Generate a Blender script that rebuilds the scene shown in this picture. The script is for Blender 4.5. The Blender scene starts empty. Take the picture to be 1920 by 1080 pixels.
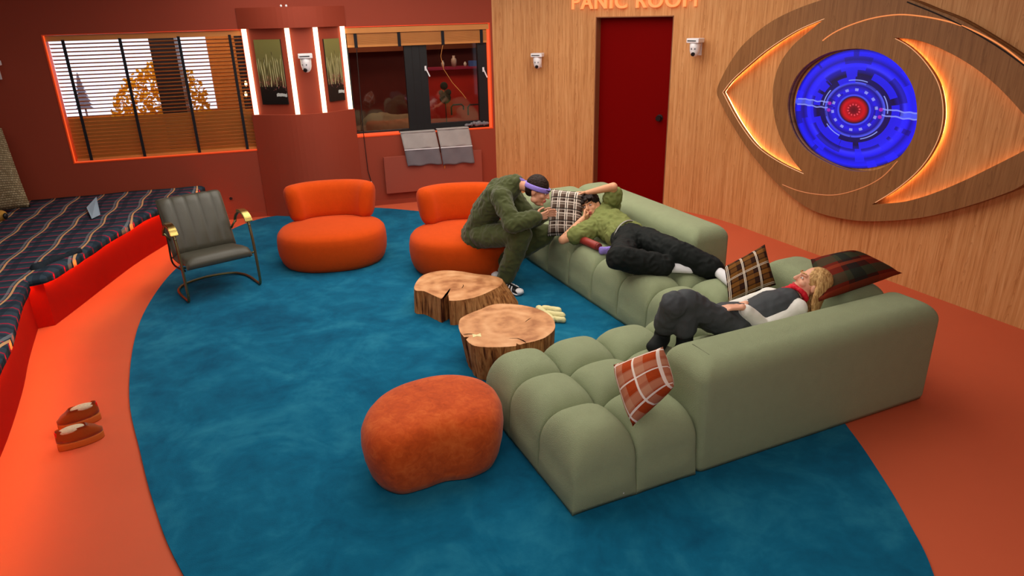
import bpy, bmesh, math, random
from mathutils import Vector, Matrix, noise
random.seed(7)
sc = bpy.context.scene
PI = math.pi

# ------------------------------------------------------------------ camera
F, PITCH, ROLL, CH = 1315.0, .3771, -.0248, 2.5
_c, _s = math.cos(PITCH), math.sin(PITCH)
_cr, _sr = math.cos(ROLL), math.sin(ROLL)
CM = Matrix(((_cr, -_sr, 0), (_sr, _cr, 0), (0, 0, 1))) @ Matrix(((1, 0, 0), (0, -_s, -_c), (0, _c, -_s)))
CAM = Vector((0, 0, CH))
cd = bpy.data.cameras.new('camera'); cam = bpy.data.objects.new('camera', cd)
sc.collection.objects.link(cam)
cd.sensor_width = 36; cd.lens = F / 1920 * 36; cd.clip_end = 100
rt, dn, fw = CM[0], CM[1], CM[2]
cam.matrix_world = Matrix(((rt.x, -dn.x, -fw.x, 0), (rt.y, -dn.y, -fw.y, 0), (rt.z, -dn.z, -fw.z, CH), (0, 0, 0, 1)))
sc.camera = cam

# ------------------------------------------------------------------ world, lights, exposure
w = bpy.data.worlds.new('world'); sc.world = w; w.use_nodes = True
w.node_tree.nodes['Background'].inputs[0].default_value = (.75, .85, 1, 1)
w.node_tree.nodes['Background'].inputs[1].default_value = .25
sc.view_settings.view_transform = 'Standard'; sc.view_settings.look = 'None'
sc.view_settings.exposure = 0.0; sc.view_settings.gamma = 1; sc.view_settings.use_curve_mapping = False

def area(name, loc, tgt, sx, sy, e, col=(1, .93, .84), spread=180):
    l = bpy.data.lights.new(name, 'AREA'); l.shape = 'RECTANGLE'; l.size = sx; l.size_y = sy
    l.energy = e; l.color = col; l.spread = math.radians(spread)
    o = bpy.data.objects.new(name, l); sc.collection.objects.link(o); o.location = loc
    o.rotation_euler = (Vector(tgt) - Vector(loc)).to_track_quat('-Z', 'Y').to_euler()
    return o
area('ceiling_or_fill_light', (-.6, 7.6, 3.25), (-.6, 7.6, 0), 5, 2.6, 140)
area('ceiling_or_fill_light', (-.5, 4.6, 3.25), (-.5, 4.6, 0), 4.5, 2.0, 80)
area('ceiling_or_fill_light', (1.6, 6.3, 3.25), (2.6, 6.6, 0.6), 1.2, 3.0, 26, (1, .9, .78))
area('ceiling_or_fill_light', (.2, .6, 3.15), (.3, 4.2, .3), 5, 1.6, 120, (1, .92, .84))  # added fill from the camera side, softens the dark near faces
area('ceiling_or_fill_light', (-4.6, 5.0, 3.2), (-4.6, 6.4, 0), 1.5, 3, 22)

# ------------------------------------------------------------------ pixel-free geometry helpers: points where a sight line meets a plane
def ray(x, y): return CM.transposed() @ Vector(((x - 960) / F, (y - 540) / F, 1))
def onz(x, y, z=0.0):
    d = ray(x, y); return CAM + d * ((z - CH) / d.z)
def onpl(x, y, p0, n):
    d = ray(x, y); return CAM + d * ((p0 - CAM).dot(n) / d.dot(n))
def ony(x, y, Y):
    d = ray(x, y); return CAM + d * (Y / d.y)
def raydist(p, x, y, L, near=True):
    d = ray(x, y).normalized(); q = CAM - p
    b = q.dot(d); c = q.dot(q) - L * L; disc = b * b - c
    if disc < 0: return CAM + d * (-b)
    t = -b - math.sqrt(disc) if near else -b + math.sqrt(disc)
    return CAM + d * t

# ------------------------------------------------------------------ materials
class NT:
    def __init__(s, name):
        s.m = bpy.data.materials.new(name); s.m.use_nodes = True; s.t = s.m.node_tree
        s.b = s.t.nodes['Principled BSDF']; s.out = s.t.nodes['Material Output']
    def n(s, typ, **kw):
        nd = s.t.nodes.new(typ)
        for k, v in kw.items():
            if k.startswith('i_'):
                k2 = k[2:]; k2 = int(k2) if k2.isdigit() else k2.replace('_', ' ')
                s.set(nd.inputs[k2], v)
            else: setattr(nd, k, v)
        return nd
    def set(s, inp, v):
        if isinstance(v, bpy.types.NodeSocket): s.t.links.new(v, inp)
        else: inp.default_value = v
    def math(s, op, a, b=0.0, c=0.0):
        nd = s.t.nodes.new('ShaderNodeMath'); nd.operation = op
        for i, v in enumerate((a, b, c)): s.set(nd.inputs[i], v)
        return nd.outputs[0]
    def mix(s, f, a, b, blend='MIX'):
        nd = s.t.nodes.new('ShaderNodeMix'); nd.data_type = 'RGBA'; nd.blend_type = blend
        s.set(nd.inputs[0], f); s.set(nd.inputs[6], a); s.set(nd.inputs[7], b); return nd.outputs[2]
    def coord(s, kind='Object'): return s.n('ShaderNodeTexCoord').outputs[kind]
    def xyz(s, v): o = s.n('ShaderNodeSeparateXYZ', i_0=v).outputs; return o[0], o[1], o[2]
    def noise(s, v, scale, detail=3, rough=.5, dist=0):
        nd = s.n('ShaderNodeTexNoise'); s.set(nd.inputs['Vector'], v)
        nd.inputs['Scale'].default_value = scale; nd.inputs['Detail'].default_value = detail
        nd.inputs['Roughness'].default_value = rough; nd.inputs['Distortion'].default_value = dist
        return nd.outputs[0]
    def scl(s, v, sc3):
        return s.n('ShaderNodeMapping', i_Vector=v, i_Scale=sc3).outputs[0]
    def ramp(s, f, stops):
        nd = s.n('ShaderNodeValToRGB', i_0=f); e = nd.color_ramp.elements
        while len(e) < len(stops): e.new(.5)
        for k, (p, c) in enumerate(stops): e[k].position = p; e[k].color = c
        return nd.outputs[0]
    def bump(s, h, strength=.3, dist=.01):
        nd = s.n('ShaderNodeBump', i_Height=h); nd.inputs['Strength'].default_value = strength
        nd.inputs['Distance'].default_value = dist
        s.t.links.new(nd.outputs[0], s.b.inputs['Normal'])
    def fin(s, col=None, rough=.6, metal=0, emis=None, es=0, spec=.5, sheen=0):
        if col is not None: s.set(s.b.inputs['Base Color'], col)
        s.set(s.b.inputs['Roughness'], rough); s.b.inputs['Metallic'].default_value = metal
        s.b.inputs['Specular IOR Level'].default_value = spec
        if sheen: s.b.inputs['Sheen Weight'].default_value = sheen
        if emis is not None:
            s.set(s.b.inputs['Emission Color'], emis); s.set(s.b.inputs['Emission Strength'], es)
        return s.m

def rgb(r, g, b):
    f = lambda c: ((c / 255 + .055) / 1.055) ** 2.4 if c > 10 else c / 255 / 12.92
    return (f(r), f(g), f(b), 1)

def plain(name, c, rough=.6, metal=0, var=.15, nscale=8, bs=0, bscale=60, bd=.004, es=0, spec=.4, sheen=0):
    t = NT(name); v = t.coord()
    n = t.noise(v, nscale, 3)
    c = tuple(c)
    dark = tuple(x * (1 - var) for x in c[:3]) + (1,); lite = tuple(min(1, x * (1 + var)) for x in c[:3]) + (1,)
    col = t.mix(n, dark, lite)
    if bs: t.bump(t.noise(v, bscale, 4), bs, bd)
    return t.fin(col, rough, metal, (c if es else None), es, spec, sheen)

M = {}
M['sage'] = plain('sage_boucle', rgb(149, 159, 124), .95, var=.06, nscale=14, bs=.7, bscale=240, bd=.008, spec=.12, sheen=.05)
M['orange_b'] = plain('orange_boucle', rgb(204, 72, 12), .95, var=.08, nscale=20, bs=.5, bscale=150, bd=.006, spec=.1, sheen=.06)
M['wall'] = plain('terracotta_paint', rgb(148, 62, 42), .62, var=.04, nscale=1.5, spec=.2)
M['panelpaint'] = plain('terracotta_panel_paint', rgb(150, 68, 50), .6, var=.03, nscale=2, spec=.35)
M['floor'] = plain('terracotta_floor', rgb(204, 94, 62), .5, var=.07, nscale=1.6, spec=.2)
M['bench'] = plain('red_orange_paint', rgb(160, 16, 5), .75, var=.05, spec=.1)
M['orangetrim'] = plain('orange_trim_paint', rgb(240, 75, 20), .5, var=.05)
M['black'] = plain('black_metal', rgb(22, 22, 24), .4, var=.2)
M['white'] = plain('white_plastic', rgb(232, 230, 232), .35, var=.03)
M['grey'] = plain('grey_plastic', rgb(120, 120, 125), .45, var=.05)
M['brass'] = plain('brass', rgb(190, 165, 95), .25, metal=1, var=.1)
M['tube'] = plain('aged_brass_tube', rgb(125, 120, 82), .35, metal=.9, var=.1)
M['leather'] = plain('grey_green_leather', rgb(74, 72, 60), .42, var=.12, nscale=10, bs=.25, bscale=90, spec=.5)
M['ceil'] = plain('ceiling_paint', rgb(120, 70, 55), .8, var=.03)
M['reddoor'] = plain('dark_red_door_paint', rgb(112, 2, 1), .7, var=.06, nscale=1, spec=.04)
M['handle'] = plain('black_handle', rgb(28, 10, 10), .4)
M['socket'] = plain('dark_socket', rgb(35, 15, 12), .5)
M['skin'] = plain('skin', rgb(222, 160, 128), .5, var=.06, nscale=18, spec=.35)
M['skin2'] = plain('skin_warm', rgb(218, 158, 120), .5, var=.06, nscale=18, spec=.35)
M['skin3'] = plain('skin_light', rgb(228, 168, 138), .5, var=.05, nscale=18, spec=.35)
M['green_suit'] = plain('dark_olive_jersey', rgb(70, 76, 42), .85, var=.12, nscale=9, bs=.3, bscale=24, bd=.01, spec=.15, sheen=.2)
M['olive_shirt'] = plain('olive_cotton', rgb(122, 130, 74), .8, var=.12, nscale=7, bs=.35, bscale=20, bd=.012, spec=.15)
M['black_cloth'] = plain('black_cotton', rgb(22, 26, 25), .8, var=.3, nscale=8, bs=.4, bscale=18, bd=.012, spec=.2)
M['grey_cloth'] = plain('charcoal_trouser', rgb(66, 70, 73), .7, var=.12, nscale=7, bs=.35, bscale=16, bd=.012, spec=.25)
M['white_cloth'] = plain('white_knit', rgb(232, 230, 222), .8, var=.04, bs=.3, bscale=60, spec=.2)
M['sock'] = plain('white_sock', rgb(225, 225, 228), .85, var=.05, bs=.3, bscale=80, spec=.1)
M['lilac'] = plain('lilac_bandana', rgb(150, 130, 215), .8, var=.2, nscale=60, spec=.2)
M['red_scarf'] = plain('red_scarf', rgb(220, 25, 45), .7, var=.25, nscale=40)
M['suede'] = plain('tan_suede', rgb(190, 88, 28), .9, var=.12, bs=.2, spec=.15, sheen=.3)
M['sole'] = plain('tan_sole', rgb(185, 95, 30), .8, var=.05)
M['fleece'] = plain('cream_fleece', rgb(205, 190, 160), .95, var=.2, nscale=90, bs=.6, bscale=120)
M['redtab'] = plain('red_tab', rgb(235, 20, 10), .6)
M['eyewhite'] = plain('eye_white', rgb(225, 215, 210), .3, var=.02)
M['iris'] = plain('dark_iris', rgb(30, 18, 12), .3)
M['lip'] = plain('lips', rgb(185, 85, 80), .5)
M['redcan'] = plain('brick_red_plastic', rgb(150, 52, 44), .45, var=.08)
M['cream'] = plain('pale_yellow_cloth', rgb(226, 216, 160), .85, var=.08, bs=.3, bscale=40)
M['paper'] = plain('pale_blue_paper', rgb(170, 195, 215), .8, var=.03)
M['glassclear'] = None
M['darkroom'] = plain('dark_brown_wall', rgb(104, 34, 22), .6)
M['redroom'] = plain('red_room_wall', rgb(190, 34, 12), .6)
M['brownroom'] = plain('brown_orange_wall', rgb(140, 70, 32), .6)
M['linen'] = plain('beige_linen', rgb(150, 118, 84), .9, var=.1)
M['extwood'] = plain('exterior_wood', rgb(208, 118, 40), .7, var=.15, nscale=4)
M['slat'] = plain('honey_wood_slat', rgb(196, 128, 62), .5, var=.1, nscale=5)
M['tape'] = plain('black_tape', rgb(14, 13, 22), .8)
M['cord'] = plain('black_cord', rgb(25, 15, 12), .7)
M['tan'] = plain('mustard_fabric', rgb(190, 140, 60), .9)
M['leafplant'] = plain('dark_leaf', rgb(40, 48, 30), .7)
M['bottle'] = plain('pale_bottle', rgb(220, 200, 180), .3)
M['bluebox'] = plain('blue_box', rgb(60, 90, 150), .5)
M['tattoo'] = plain('tattoo_ink', rgb(70, 62, 58), .6)

def glow(name, c, s):
    t = NT(name); return t.fin((0.02, 0.02, 0.02, 1), .6, 0, c, s)
M['strip'] = glow('warm_white_strip_light', (1, .80, .52, 1), 3.2)
M['led_or'] = glow('orange_led_strip', (1, .30, .05, 1), 52)
M['led_warm'] = glow('amber_led_strip', (1, .40, .13, 1), 16)
M['letter'] = glow('orange_letter_glow', (1, .22, .06, 1), 1.7)
M['letter_edge'] = glow('red_letter_side', (1, .06, .03, 1), 1.0)
M['backlit'] = glow('backlit_garden_screen', (.80, .86, 1, 1), 1.9)
M['neontrim'] = glow('orange_light_trim', (1, .09, .01, 1), 1.0)

# velvet (mottled)
t = NT('orange_velvet'); v = t.coord(); n1 = t.noise(v, 5, 5, .6, .6); n2 = t.noise(v, 22, 4, .6, 1.0)
f = t.math('ADD', t.math('MULTIPLY', n1, .55), t.math('MULTIPLY', n2, .45))
col = t.ramp(f, [(.30, rgb(160, 56, 10)), (.5, rgb(196, 78, 22)), (.72, rgb(220, 106, 44))])
t.bump(n2, .25, .01); M['velvet'] = t.fin(col, .8, spec=.15, sheen=.12)
# rug
t = NT('teal_rug_pile'); v = t.coord(); n1 = t.noise(v, 1.6, 6, .62, .8); n2 = t.noise(v, 7, 4, .6, .5)
f = t.math('ADD', t.math('MULTIPLY', n1, .7), t.math('MULTIPLY', n2, .3))
col = t.ramp(f, [(.34, rgb(4, 78, 110)), (.5, rgb(10, 98, 132)), (.66, rgb(34, 120, 150))])
t.bump(t.noise(v, 260, 2), .5, .006); M['rug'] = t.fin(col, .97, spec=.06, sheen=.03)

def woodmat(name, base, dark, lite, boards=.21):
    t = NT(name); uv = t.coord('UV'); x, y, _ = t.xyz(uv)
    xb = t.math('DIVIDE', x, boards); bi = t.math('FLOOR', xb)
    wn = t.n('ShaderNodeTexWhiteNoise', noise_dimensions='1D'); t.set(wn.inputs['W'], bi)
    off = wn.outputs[0]
    comb = t.n('ShaderNodeCombineXYZ', i_0=t.math('ADD', x, t.math('MULTIPLY', off, 9.)), i_1=t.math('ADD', y, t.math('MULTIPLY', off, 17.)), i_2=0.0).outputs[0]
    g = t.noise(t.scl(comb, (38, 1.1, 1)), 1, 6, .65, .5)
    fine = t.noise(t.scl(comb, (170, 5, 1)), 1, 3, .6, 0)
    # cathedral figure in the middle of each board
    fx = t.math('SUBTRACT', t.math('FRACT', xb), t.math('ADD', .35, t.math('MULTIPLY', off, .3)))
    cath = t.math('ADD', t.math('MULTIPLY', t.math('MULTIPLY', fx, fx), 26.), t.math('MULTIPLY', y, 1.9))
    cath = t.math('ADD', cath, t.math('MULTIPLY', t.noise(t.scl(comb, (9, 2.2, 1)), 1, 4, .6, .4), 2.0))
    wv = t.math('FRACT', t.math('MULTIPLY', cath, 2.6))
    wv = t.math('POWER', wv, 5.)
    mid = t.math('MAXIMUM', 0.0, t.math('SUBTRACT', 1.0, t.math('MULTIPLY', t.math('ABSOLUTE', fx), 5.5)))
    fig = t.math('MULTIPLY', t.math('MULTIPLY', wv, mid), .75)
    f = t.math('ADD', t.math('MULTIPLY', g, .62), t.math('MULTIPLY', fine, .38))
    col = t.ramp(f, [(.34, dark), (.5, base), (.68, lite)])
    col = t.mix(fig, col, dark)
    tone = t.mix(t.math('MULTIPLY', off, .32), (1, 1, 1, 1), (.78, .72, .66, 1))
    col = t.mix(1.0, col, tone, 'MULTIPLY')
    return t.fin(col, .55, spec=.3)
M['wood'] = woodmat('oak_veneer', rgb(204, 144, 88), rgb(168, 108, 58), rgb(222, 170, 116))
M['wood_dk'] = woodmat('oak_veneer_panel', rgb(142, 98, 58), rgb(118, 78, 42), rgb(158, 112, 70), .3)

# tree slice top / bark
t = NT('stump_top_wood'); v = t.coord(); x, y, z = t.xyz(v)
r = t.math('SQRT', t.math('ADD', t.math('MULTIPLY', x, x), t.math('MULTIPLY', y, y)))
rr = t.math('ADD', t.math('MULTIPLY', r, 60.), t.math('MULTIPLY', t.noise(v, 5, 3), 9.))
ring = t.math('SINE', rr); n = t.noise(v, 6, 4)
f = t.math('ADD', t.math('MULTIPLY', ring, .045), n)
col = t.ramp(f, [(.3, rgb(160, 100, 56)), (.5, rgb(204, 144, 94)), (.72, rgb(222, 168, 120))])
M['stumptop'] = t.fin(col, .55, spec=.35)
t = NT('stump_side_wood'); v = t.coord(); n = t.noise(t.scl(v, (26, 26, 2.0)), 1, 5, .65, .8); n2 = t.noise(v, 5, 3)
f = t.math('ADD', t.math('MULTIPLY', n, .75), t.math('MULTIPLY', n2, .25))
col = t.ramp(f, [(.38, rgb(66, 28, 10)), (.46, rgb(150, 92, 46)), (.6, rgb(198, 138, 82)), (.75, rgb(214, 156, 100))])
t.bump(n, .8, .02); M['stumpside'] = t.fin(col, .75, spec=.2)

def plaid(name, base, lines, rough=.9, kind='UV', wob=0.0, tint=None):
    """lines: (axis, period, centre, halfwidth, colour, alpha)"""
    t = NT(name); v = t.coord(kind)
    if kind == 'Object': v = t.n('ShaderNodeMapping', i_Vector=v, i_Rotation=(0, 0, -.30)).outputs[0]
    x, y, z = t.xyz(v)
    col = t.mix(t.noise(v, 30, 2), base, tuple(c * .75 for c in base[:3]) + (1,))
    for ax, per, cen, hw, c, al in lines:
        a, o = (x, y) if ax == 0 else (y, x)
        if wob and ax == 0:
            a = t.math('ADD', a, t.math('MULTIPLY', t.math('SINE', t.math('MULTIPLY', o, 9.)), wob))
        fr = t.math('FRACT', t.math('DIVIDE', a, per))
        d = t.math('ABSOLUTE', t.math('SUBTRACT', fr, cen))
        m = t.math('MULTIPLY', t.math('LESS_THAN', d, hw), al)
        col = t.mix(m, col, c)
    t.bump(t.noise(v, 120, 2), .2, .003)
    return t.fin(col, rough, spec=.12)
M['plaid_brown'] = plaid('brown_white_plaid', rgb(58, 40, 34), [(0, .25, .5, .28, rgb(104, 86, 74), .5), (1, .25, .5, .28, rgb(96, 78, 66), .5), (1, .125, .2, .1, rgb(220, 205, 190), .35),
    (0, .25, .15, .06, rgb(235, 222, 208), .85), (0, .25, .38, .06, rgb(235, 222, 208), .85), (0, .25, .26, .05, rgb(24, 18, 16), .9), (1, .25, .2, .05, rgb(24, 18, 16), .8), (1, .25, .8, .06, rgb(225, 210, 196), .6)])
M['plaid_mustard'] = plaid('brown_mustard_plaid', rgb(58, 34, 24), [(0, .33, .5, .22, rgb(136, 88, 36), .5), (1, .25, .5, .2, rgb(140, 92, 36), .45), (1, .125, .5, .12, rgb(30, 18, 16), .6),
    (0, .33, .08, .022, rgb(235, 222, 205), .95), (0, .33, .16, .022, rgb(235, 222, 205), .95), (1, .5, .1, .016, rgb(230, 214, 190), .8), (1, .5, .16, .014, rgb(230, 214, 190), .8)])
M['plaid_dark'] = plaid('red_green_dark_plaid', rgb(66, 30, 24), [(0, .66, .3, .22, rgb(112, 32, 18), .75), (1, .5, .5, .22, rgb(52, 62, 44), .75), (0, .66, .75, .12, rgb(30, 34, 32), .7), (1, .5, .05, .1, rgb(150, 60, 34), .5)])
M['plaid_orange'] = plaid('orange_white_plaid', rgb(186, 74, 30), [(0, .42, .5, .22, rgb(206, 160, 128), .45), (1, .42, .5, .2, rgb(206, 160, 128), .45), (1, .21, .5, .2, rgb(150, 46, 14), .3),
    (0, .42, .25, .045, rgb(245, 232, 220), .95), (1, .42, .22, .035, rgb(245, 232, 220), .9)])
M['blanket'] = plaid('navy_plaid_blanket', rgb(60, 76, 90), [(1, .17, .5, .06, rgb(170, 36, 66), .9), (1, .17, .15, .14, rgb(34, 46, 58), .6), (0, .27, .5, .034, rgb(222, 172, 120), .95), (0, .27, .39, .04, rgb(160, 168, 172), .4), (0, .27, .8, .1, rgb(34, 46, 58), .6)], kind='Object', wob=.014)
t = NT('woven_wool'); v = t.coord('UV')
br = t.n('ShaderNodeTexBrick', i_Vector=v, i_Color1=rgb(176, 160, 128), i_Color2=rgb(140, 122, 92), i_Mortar=rgb(84, 70, 50)); br.inputs['Scale'].default_value = 9
br.inputs['Mortar Size'].default_value = .03
t.bump(br.outputs[1], .6, .01); M['wovenwool'] = t.fin(br.outputs[0], .95, spec=.1)

# glass
t = NT('window_glass'); tr = t.n('ShaderNodeBsdfTransparent'); gl = t.n('ShaderNodeBsdfGlossy'); gl.inputs['Roughness'].default_value = .03
tr.inputs[0].default_value = (.86, .84, .84, 1)
mx = t.n('ShaderNodeMixShader'); mx.inputs[0].default_value = .07
t.t.links.new(tr.outputs[0], mx.inputs[1]); t.t.links.new(gl.outputs[0], mx.inputs[2]); t.t.links.new(mx.outputs[0], t.out.inputs[0]); M['glass'] = t.m

# painting (reeds over dark water)
t = NT('reed_painting'); v = t.coord('UV'); x, y, z = t.xyz(v)
bg = t.ramp(y, [(0, rgb(16, 16, 14)), (.27, rgb(26, 22, 18)), (.33, rgb(90, 60, 40)), (.5, rgb(106, 102, 60)), (1, rgb(126, 122, 66))])
wx = t.math('ADD', t.math('MULTIPLY', x, 11.), t.math('MULTIPLY', t.noise(t.scl(v, (2, 1.2, 1)), 1.5, 2), 3.))
reed = t.math('LESS_THAN', t.math('ABSOLUTE', t.math('SUBTRACT', t.math('FRACT', wx), .5)), .16)
top = t.math('ADD', .5, t.math('MULTIPLY', t.noise(t.scl(v, (14, .1, 1)), 1, 1), .45))
reed = t.math('MULTIPLY', reed, t.math('MULTIPLY', t.math('LESS_THAN', y, top), t.math('GREATER_THAN', y, .28)))
c2 = t.ramp(t.noise(t.scl(v, (26, 1.5, 1)), 1, 2), [(.42, rgb(30, 26, 16)), (.52, rgb(196, 192, 140))])
col = t.mix(reed, bg, c2)
sp = t.math('MULTIPLY', t.math('GREATER_THAN', t.noise(v, 16, 3, .7), .62), t.math('MULTIPLY', t.math('GREATER_THAN', y, .22), t.math('LESS_THAN', y, .45)))
col = t.mix(sp, col, rgb(190, 120, 110))
wh = t.math('MULTIPLY', t.math('LESS_THAN', t.math('ABSOLUTE', t.math('SUBTRACT', y, t.math('ADD', .12, t.math('MULTIPLY', t.noise(v, 8), .06)))), .025), t.math('GREATER_THAN', x, .6))
col = t.mix(wh, col, rgb(190, 195, 190)); M['painting'] = t.fin(col, .35, spec=.5)

# eye screen: flat graphics on a display, coordinates -1..1 in UV
t = NT('eye_screen'); v = t.coord('UV'); x, y, z = t.xyz(v)
r = t.math('SQRT', t.math('ADD', t.math('MULTIPLY', x, x), t.math('MULTIPLY', y, y))); th = t.math('ARCTAN2', y, x)
B = rgb
base = t.ramp(r, [(0, B(90, 4, 14)), (.05, B(110, 8, 20)), (.16, B(205, 14, 22)), (.205, B(120, 6, 20)), (.225, B(14, 4, 40)), (.245, B(70, 80, 255)), (.27, B(20, 16, 190)), (.33, B(30, 26, 230)), (.42, B(16, 12, 130)), (.46, B(80, 90, 250)),
                   (.475, B(8, 6, 90)), (.60, B(4, 3, 60)), (.70, B(14, 12, 170)), (.735, B(50, 50, 255)), (.80, B(24, 22, 245)), (.84, B(10, 8, 160)), (.90, B(22, 20, 235)), (.95, B(26, 26, 250)), (1, B(10, 8, 120))])
nz = t.noise(t.n('ShaderNodeCombineXYZ', i_0=t.math('MULTIPLY', th, .9), i_1=t.math('FLOOR', t.math('MULTIPLY', r, 9.)), i_2=3.3).outputs[0], 1.3, 2)
sect = t.math('MULTIPLY', t.math('GREATER_THAN', r, .45), t.math('GREATER_THAN', nz, .57))
col = t.mix(t.math('MULTIPLY', sect, .75), base, B(30, 30, 255))
sh = t.math('MULTIPLY', t.math('GREATER_THAN', r, .30), t.math('LESS_THAN', nz, .40))
col = t.mix(t.math('MULTIPLY', sh, .6), col, B(6, 5, 90))
dots = t.math('MULTIPLY', t.math('LESS_THAN', t.math('ABSOLUTE', t.math('SUBTRACT', r, .34)), .022), t.math('LESS_THAN', t.math('ABSOLUTE', t.math('SUBTRACT', t.math('FRACT', t.math('MULTIPLY', th, 14 / (2 * PI))), .5)), .17))
col = t.mix(t.math('MULTIPLY', dots, .45), col, B(190, 200, 255))
pd = t.math('MULTIPLY', t.math('LESS_THAN', t.math('ABSOLUTE', t.math('SUBTRACT', r, .09)), .014), t.math('LESS_THAN', t.math('ABSOLUTE', t.math('SUBTRACT', t.math('FRACT', t.math('MULTIPLY', th, 12 / (2 * PI))), .5)), .22))
col = t.mix(pd, col, B(230, 70, 80))
arc = t.math('MULTIPLY', t.math('LESS_THAN', t.math('ABSOLUTE', t.math('SUBTRACT', r, .5)), .008), t.math('GREATER_THAN', t.math('SINE', t.math('MULTIPLY', th, 5.)), .1))
col = t.mix(t.math('MULTIPLY', arc, .8), col, B(150, 165, 255))
ya = t.math('ABSOLUTE', t.math('ADD', y, t.math('MULTIPLY', t.noise(t.scl(v, (9, 0, 0)), 1, 0), -.05)))
line = t.math('MULTIPLY', t.math('LESS_THAN', t.math('ABSOLUTE', t.math('SUBTRACT', ya, .05)), .012), t.math('MULTIPLY', t.math('GREATER_THAN', t.math('ABSOLUTE', x), .42), t.math('LESS_THAN', t.math('ABSOLUTE', x), .96)))
l2 = t.math('MULTIPLY', t.math('LESS_THAN', ya, .05), t.math('GREATER_THAN', t.math('ABSOLUTE', x), .68))
col = t.mix(t.math('MULTIPLY', line, .7), col, B(150, 160, 255)); col = t.mix(t.math('MULTIPLY', l2, .35), col, B(110, 130, 255))
mg = t.math('LESS_THAN', t.math('SQRT', t.math('ADD', t.math('POWER', t.math('SUBTRACT', t.math('ABSOLUTE', x), .40), 2.), t.math('POWER', t.math('SUBTRACT', t.math('ABSOLUTE', y), .06), 2.))), .03)
col = t.mix(t.math('MULTIPLY', mg, .6), col, B(200, 40, 190))
M['screen'] = t.fin((0.01, 0.01, 0.02, 1), .25, emis=col, es=1.0)

def hairmat(name, c1, c2, sc3):
    t = NT(name); v = t.coord(); n = t.noise(t.scl(v, sc3), 1, 4, .6, .6)
    col = t.ramp(n, [(.35, c1), (.65, c2)]); t.bump(n, .6, .01); return t.fin(col, .6, spec=.25)
M['hair_dark'] = hairmat('dark_brown_hair', rgb(24, 13, 9), rgb(50, 30, 20), (90, 90, 90))
M['hair_black'] = hairmat('black_brown_hair', rgb(14, 8, 7), rgb(40, 24, 18), (60, 60, 40))
M['hair_blonde'] = hairmat('blonde_hair', rgb(150, 104, 56), rgb(226, 184, 122), (70, 70, 12))

# ------------------------------------------------------------------ object helpers
def link(name, me, mat, parent=None):
    o = bpy.data.objects.new(name, me); sc.collection.objects.link(o)
    if mat is not None and not me.materials: me.materials.append(mat)
    if parent: o.parent = parent
    return o
def obj(name, bm, mat, parent=None, smooth=False, recalc=True):
    if recalc: bmesh.ops.recalc_face_normals(bm, faces=bm.faces)
    me = bpy.data.meshes.new(name); bm.to_mesh(me); bm.free()
    if smooth:
        for p in me.polygons: p.use_smooth = True
    return link(name, me, mat, parent)
def tag(o, label=None, cat=None, group=None, kind=None):
    if label: o['label'] = label
    if cat: o['category'] = cat
    if group: o['group'] = group
    if kind: o['kind'] = kind
    return o
def empty(name, loc, label, cat, group=None):
    o = bpy.data.objects.new(name, None); sc.collection.objects.link(o); o.location = loc; o.empty_display_size = .1
    return tag(o, label, cat, group)
def keepw(o, parent):
    """parent a world-space mesh to an Empty without moving it"""
    o.parent = parent; o.matrix_parent_inverse = Matrix.Translation(-Vector(parent.location)); return o
def struct(name, bm, mat, smooth=False):
    o = obj(name, bm, mat, None, smooth); o['kind'] = 'structure'; return o

def quad(bm, pts): return bm.faces.new([bm.verts.new(p) for p in pts])
def box(bm, o, ax, ay, az):
    """box spanned by three edge vectors from corner o"""
    o, ax, ay, az = map(Vector, (o, ax, ay, az))
    v = [bm.verts.new(o + ax * i + ay * j + az * k) for k in (0, 1) for j in (0, 1) for i in (0, 1)]
    for f in ((0, 2, 3, 1), (4, 5, 7, 6), (0, 1, 5, 4), (2, 6, 7, 3), (0, 4, 6, 2), (1, 3, 7, 5)): bm.faces.new([v[i] for i in f])
    return v
def bevel_all(bm, r, seg=4, cond=None):
    es = [e for e in bm.edges if cond is None or cond(e)]
    bmesh.ops.bevel(bm, geom=es, offset=r, segments=seg, profile=.5, affect='EDGES')
def cr(pts, n=8, closed=True):
    """Catmull-Rom"""
    P = [Vector(p) for p in pts]; out = []; N = len(P)
    rng = range(N) if closed else range(N - 1)
    for i in rng:
        if closed: a, b, c, d = P[(i - 1) % N], P[i], P[(i + 1) % N], P[(i + 2) % N]
        else: a, b, c, d = P[max(i - 1, 0)], P[i], P[i + 1], P[min(i + 2, N - 1)]
        for k in range(n):
            t = k / n
            out.append(.5 * ((2 * b) + (c - a) * t + (2 * a - 5 * b + 4 * c - d) * t * t + (3 * b - a - 3 * c + d) * t ** 3))
    if not closed: out.append(P[-1])
    return out
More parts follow.
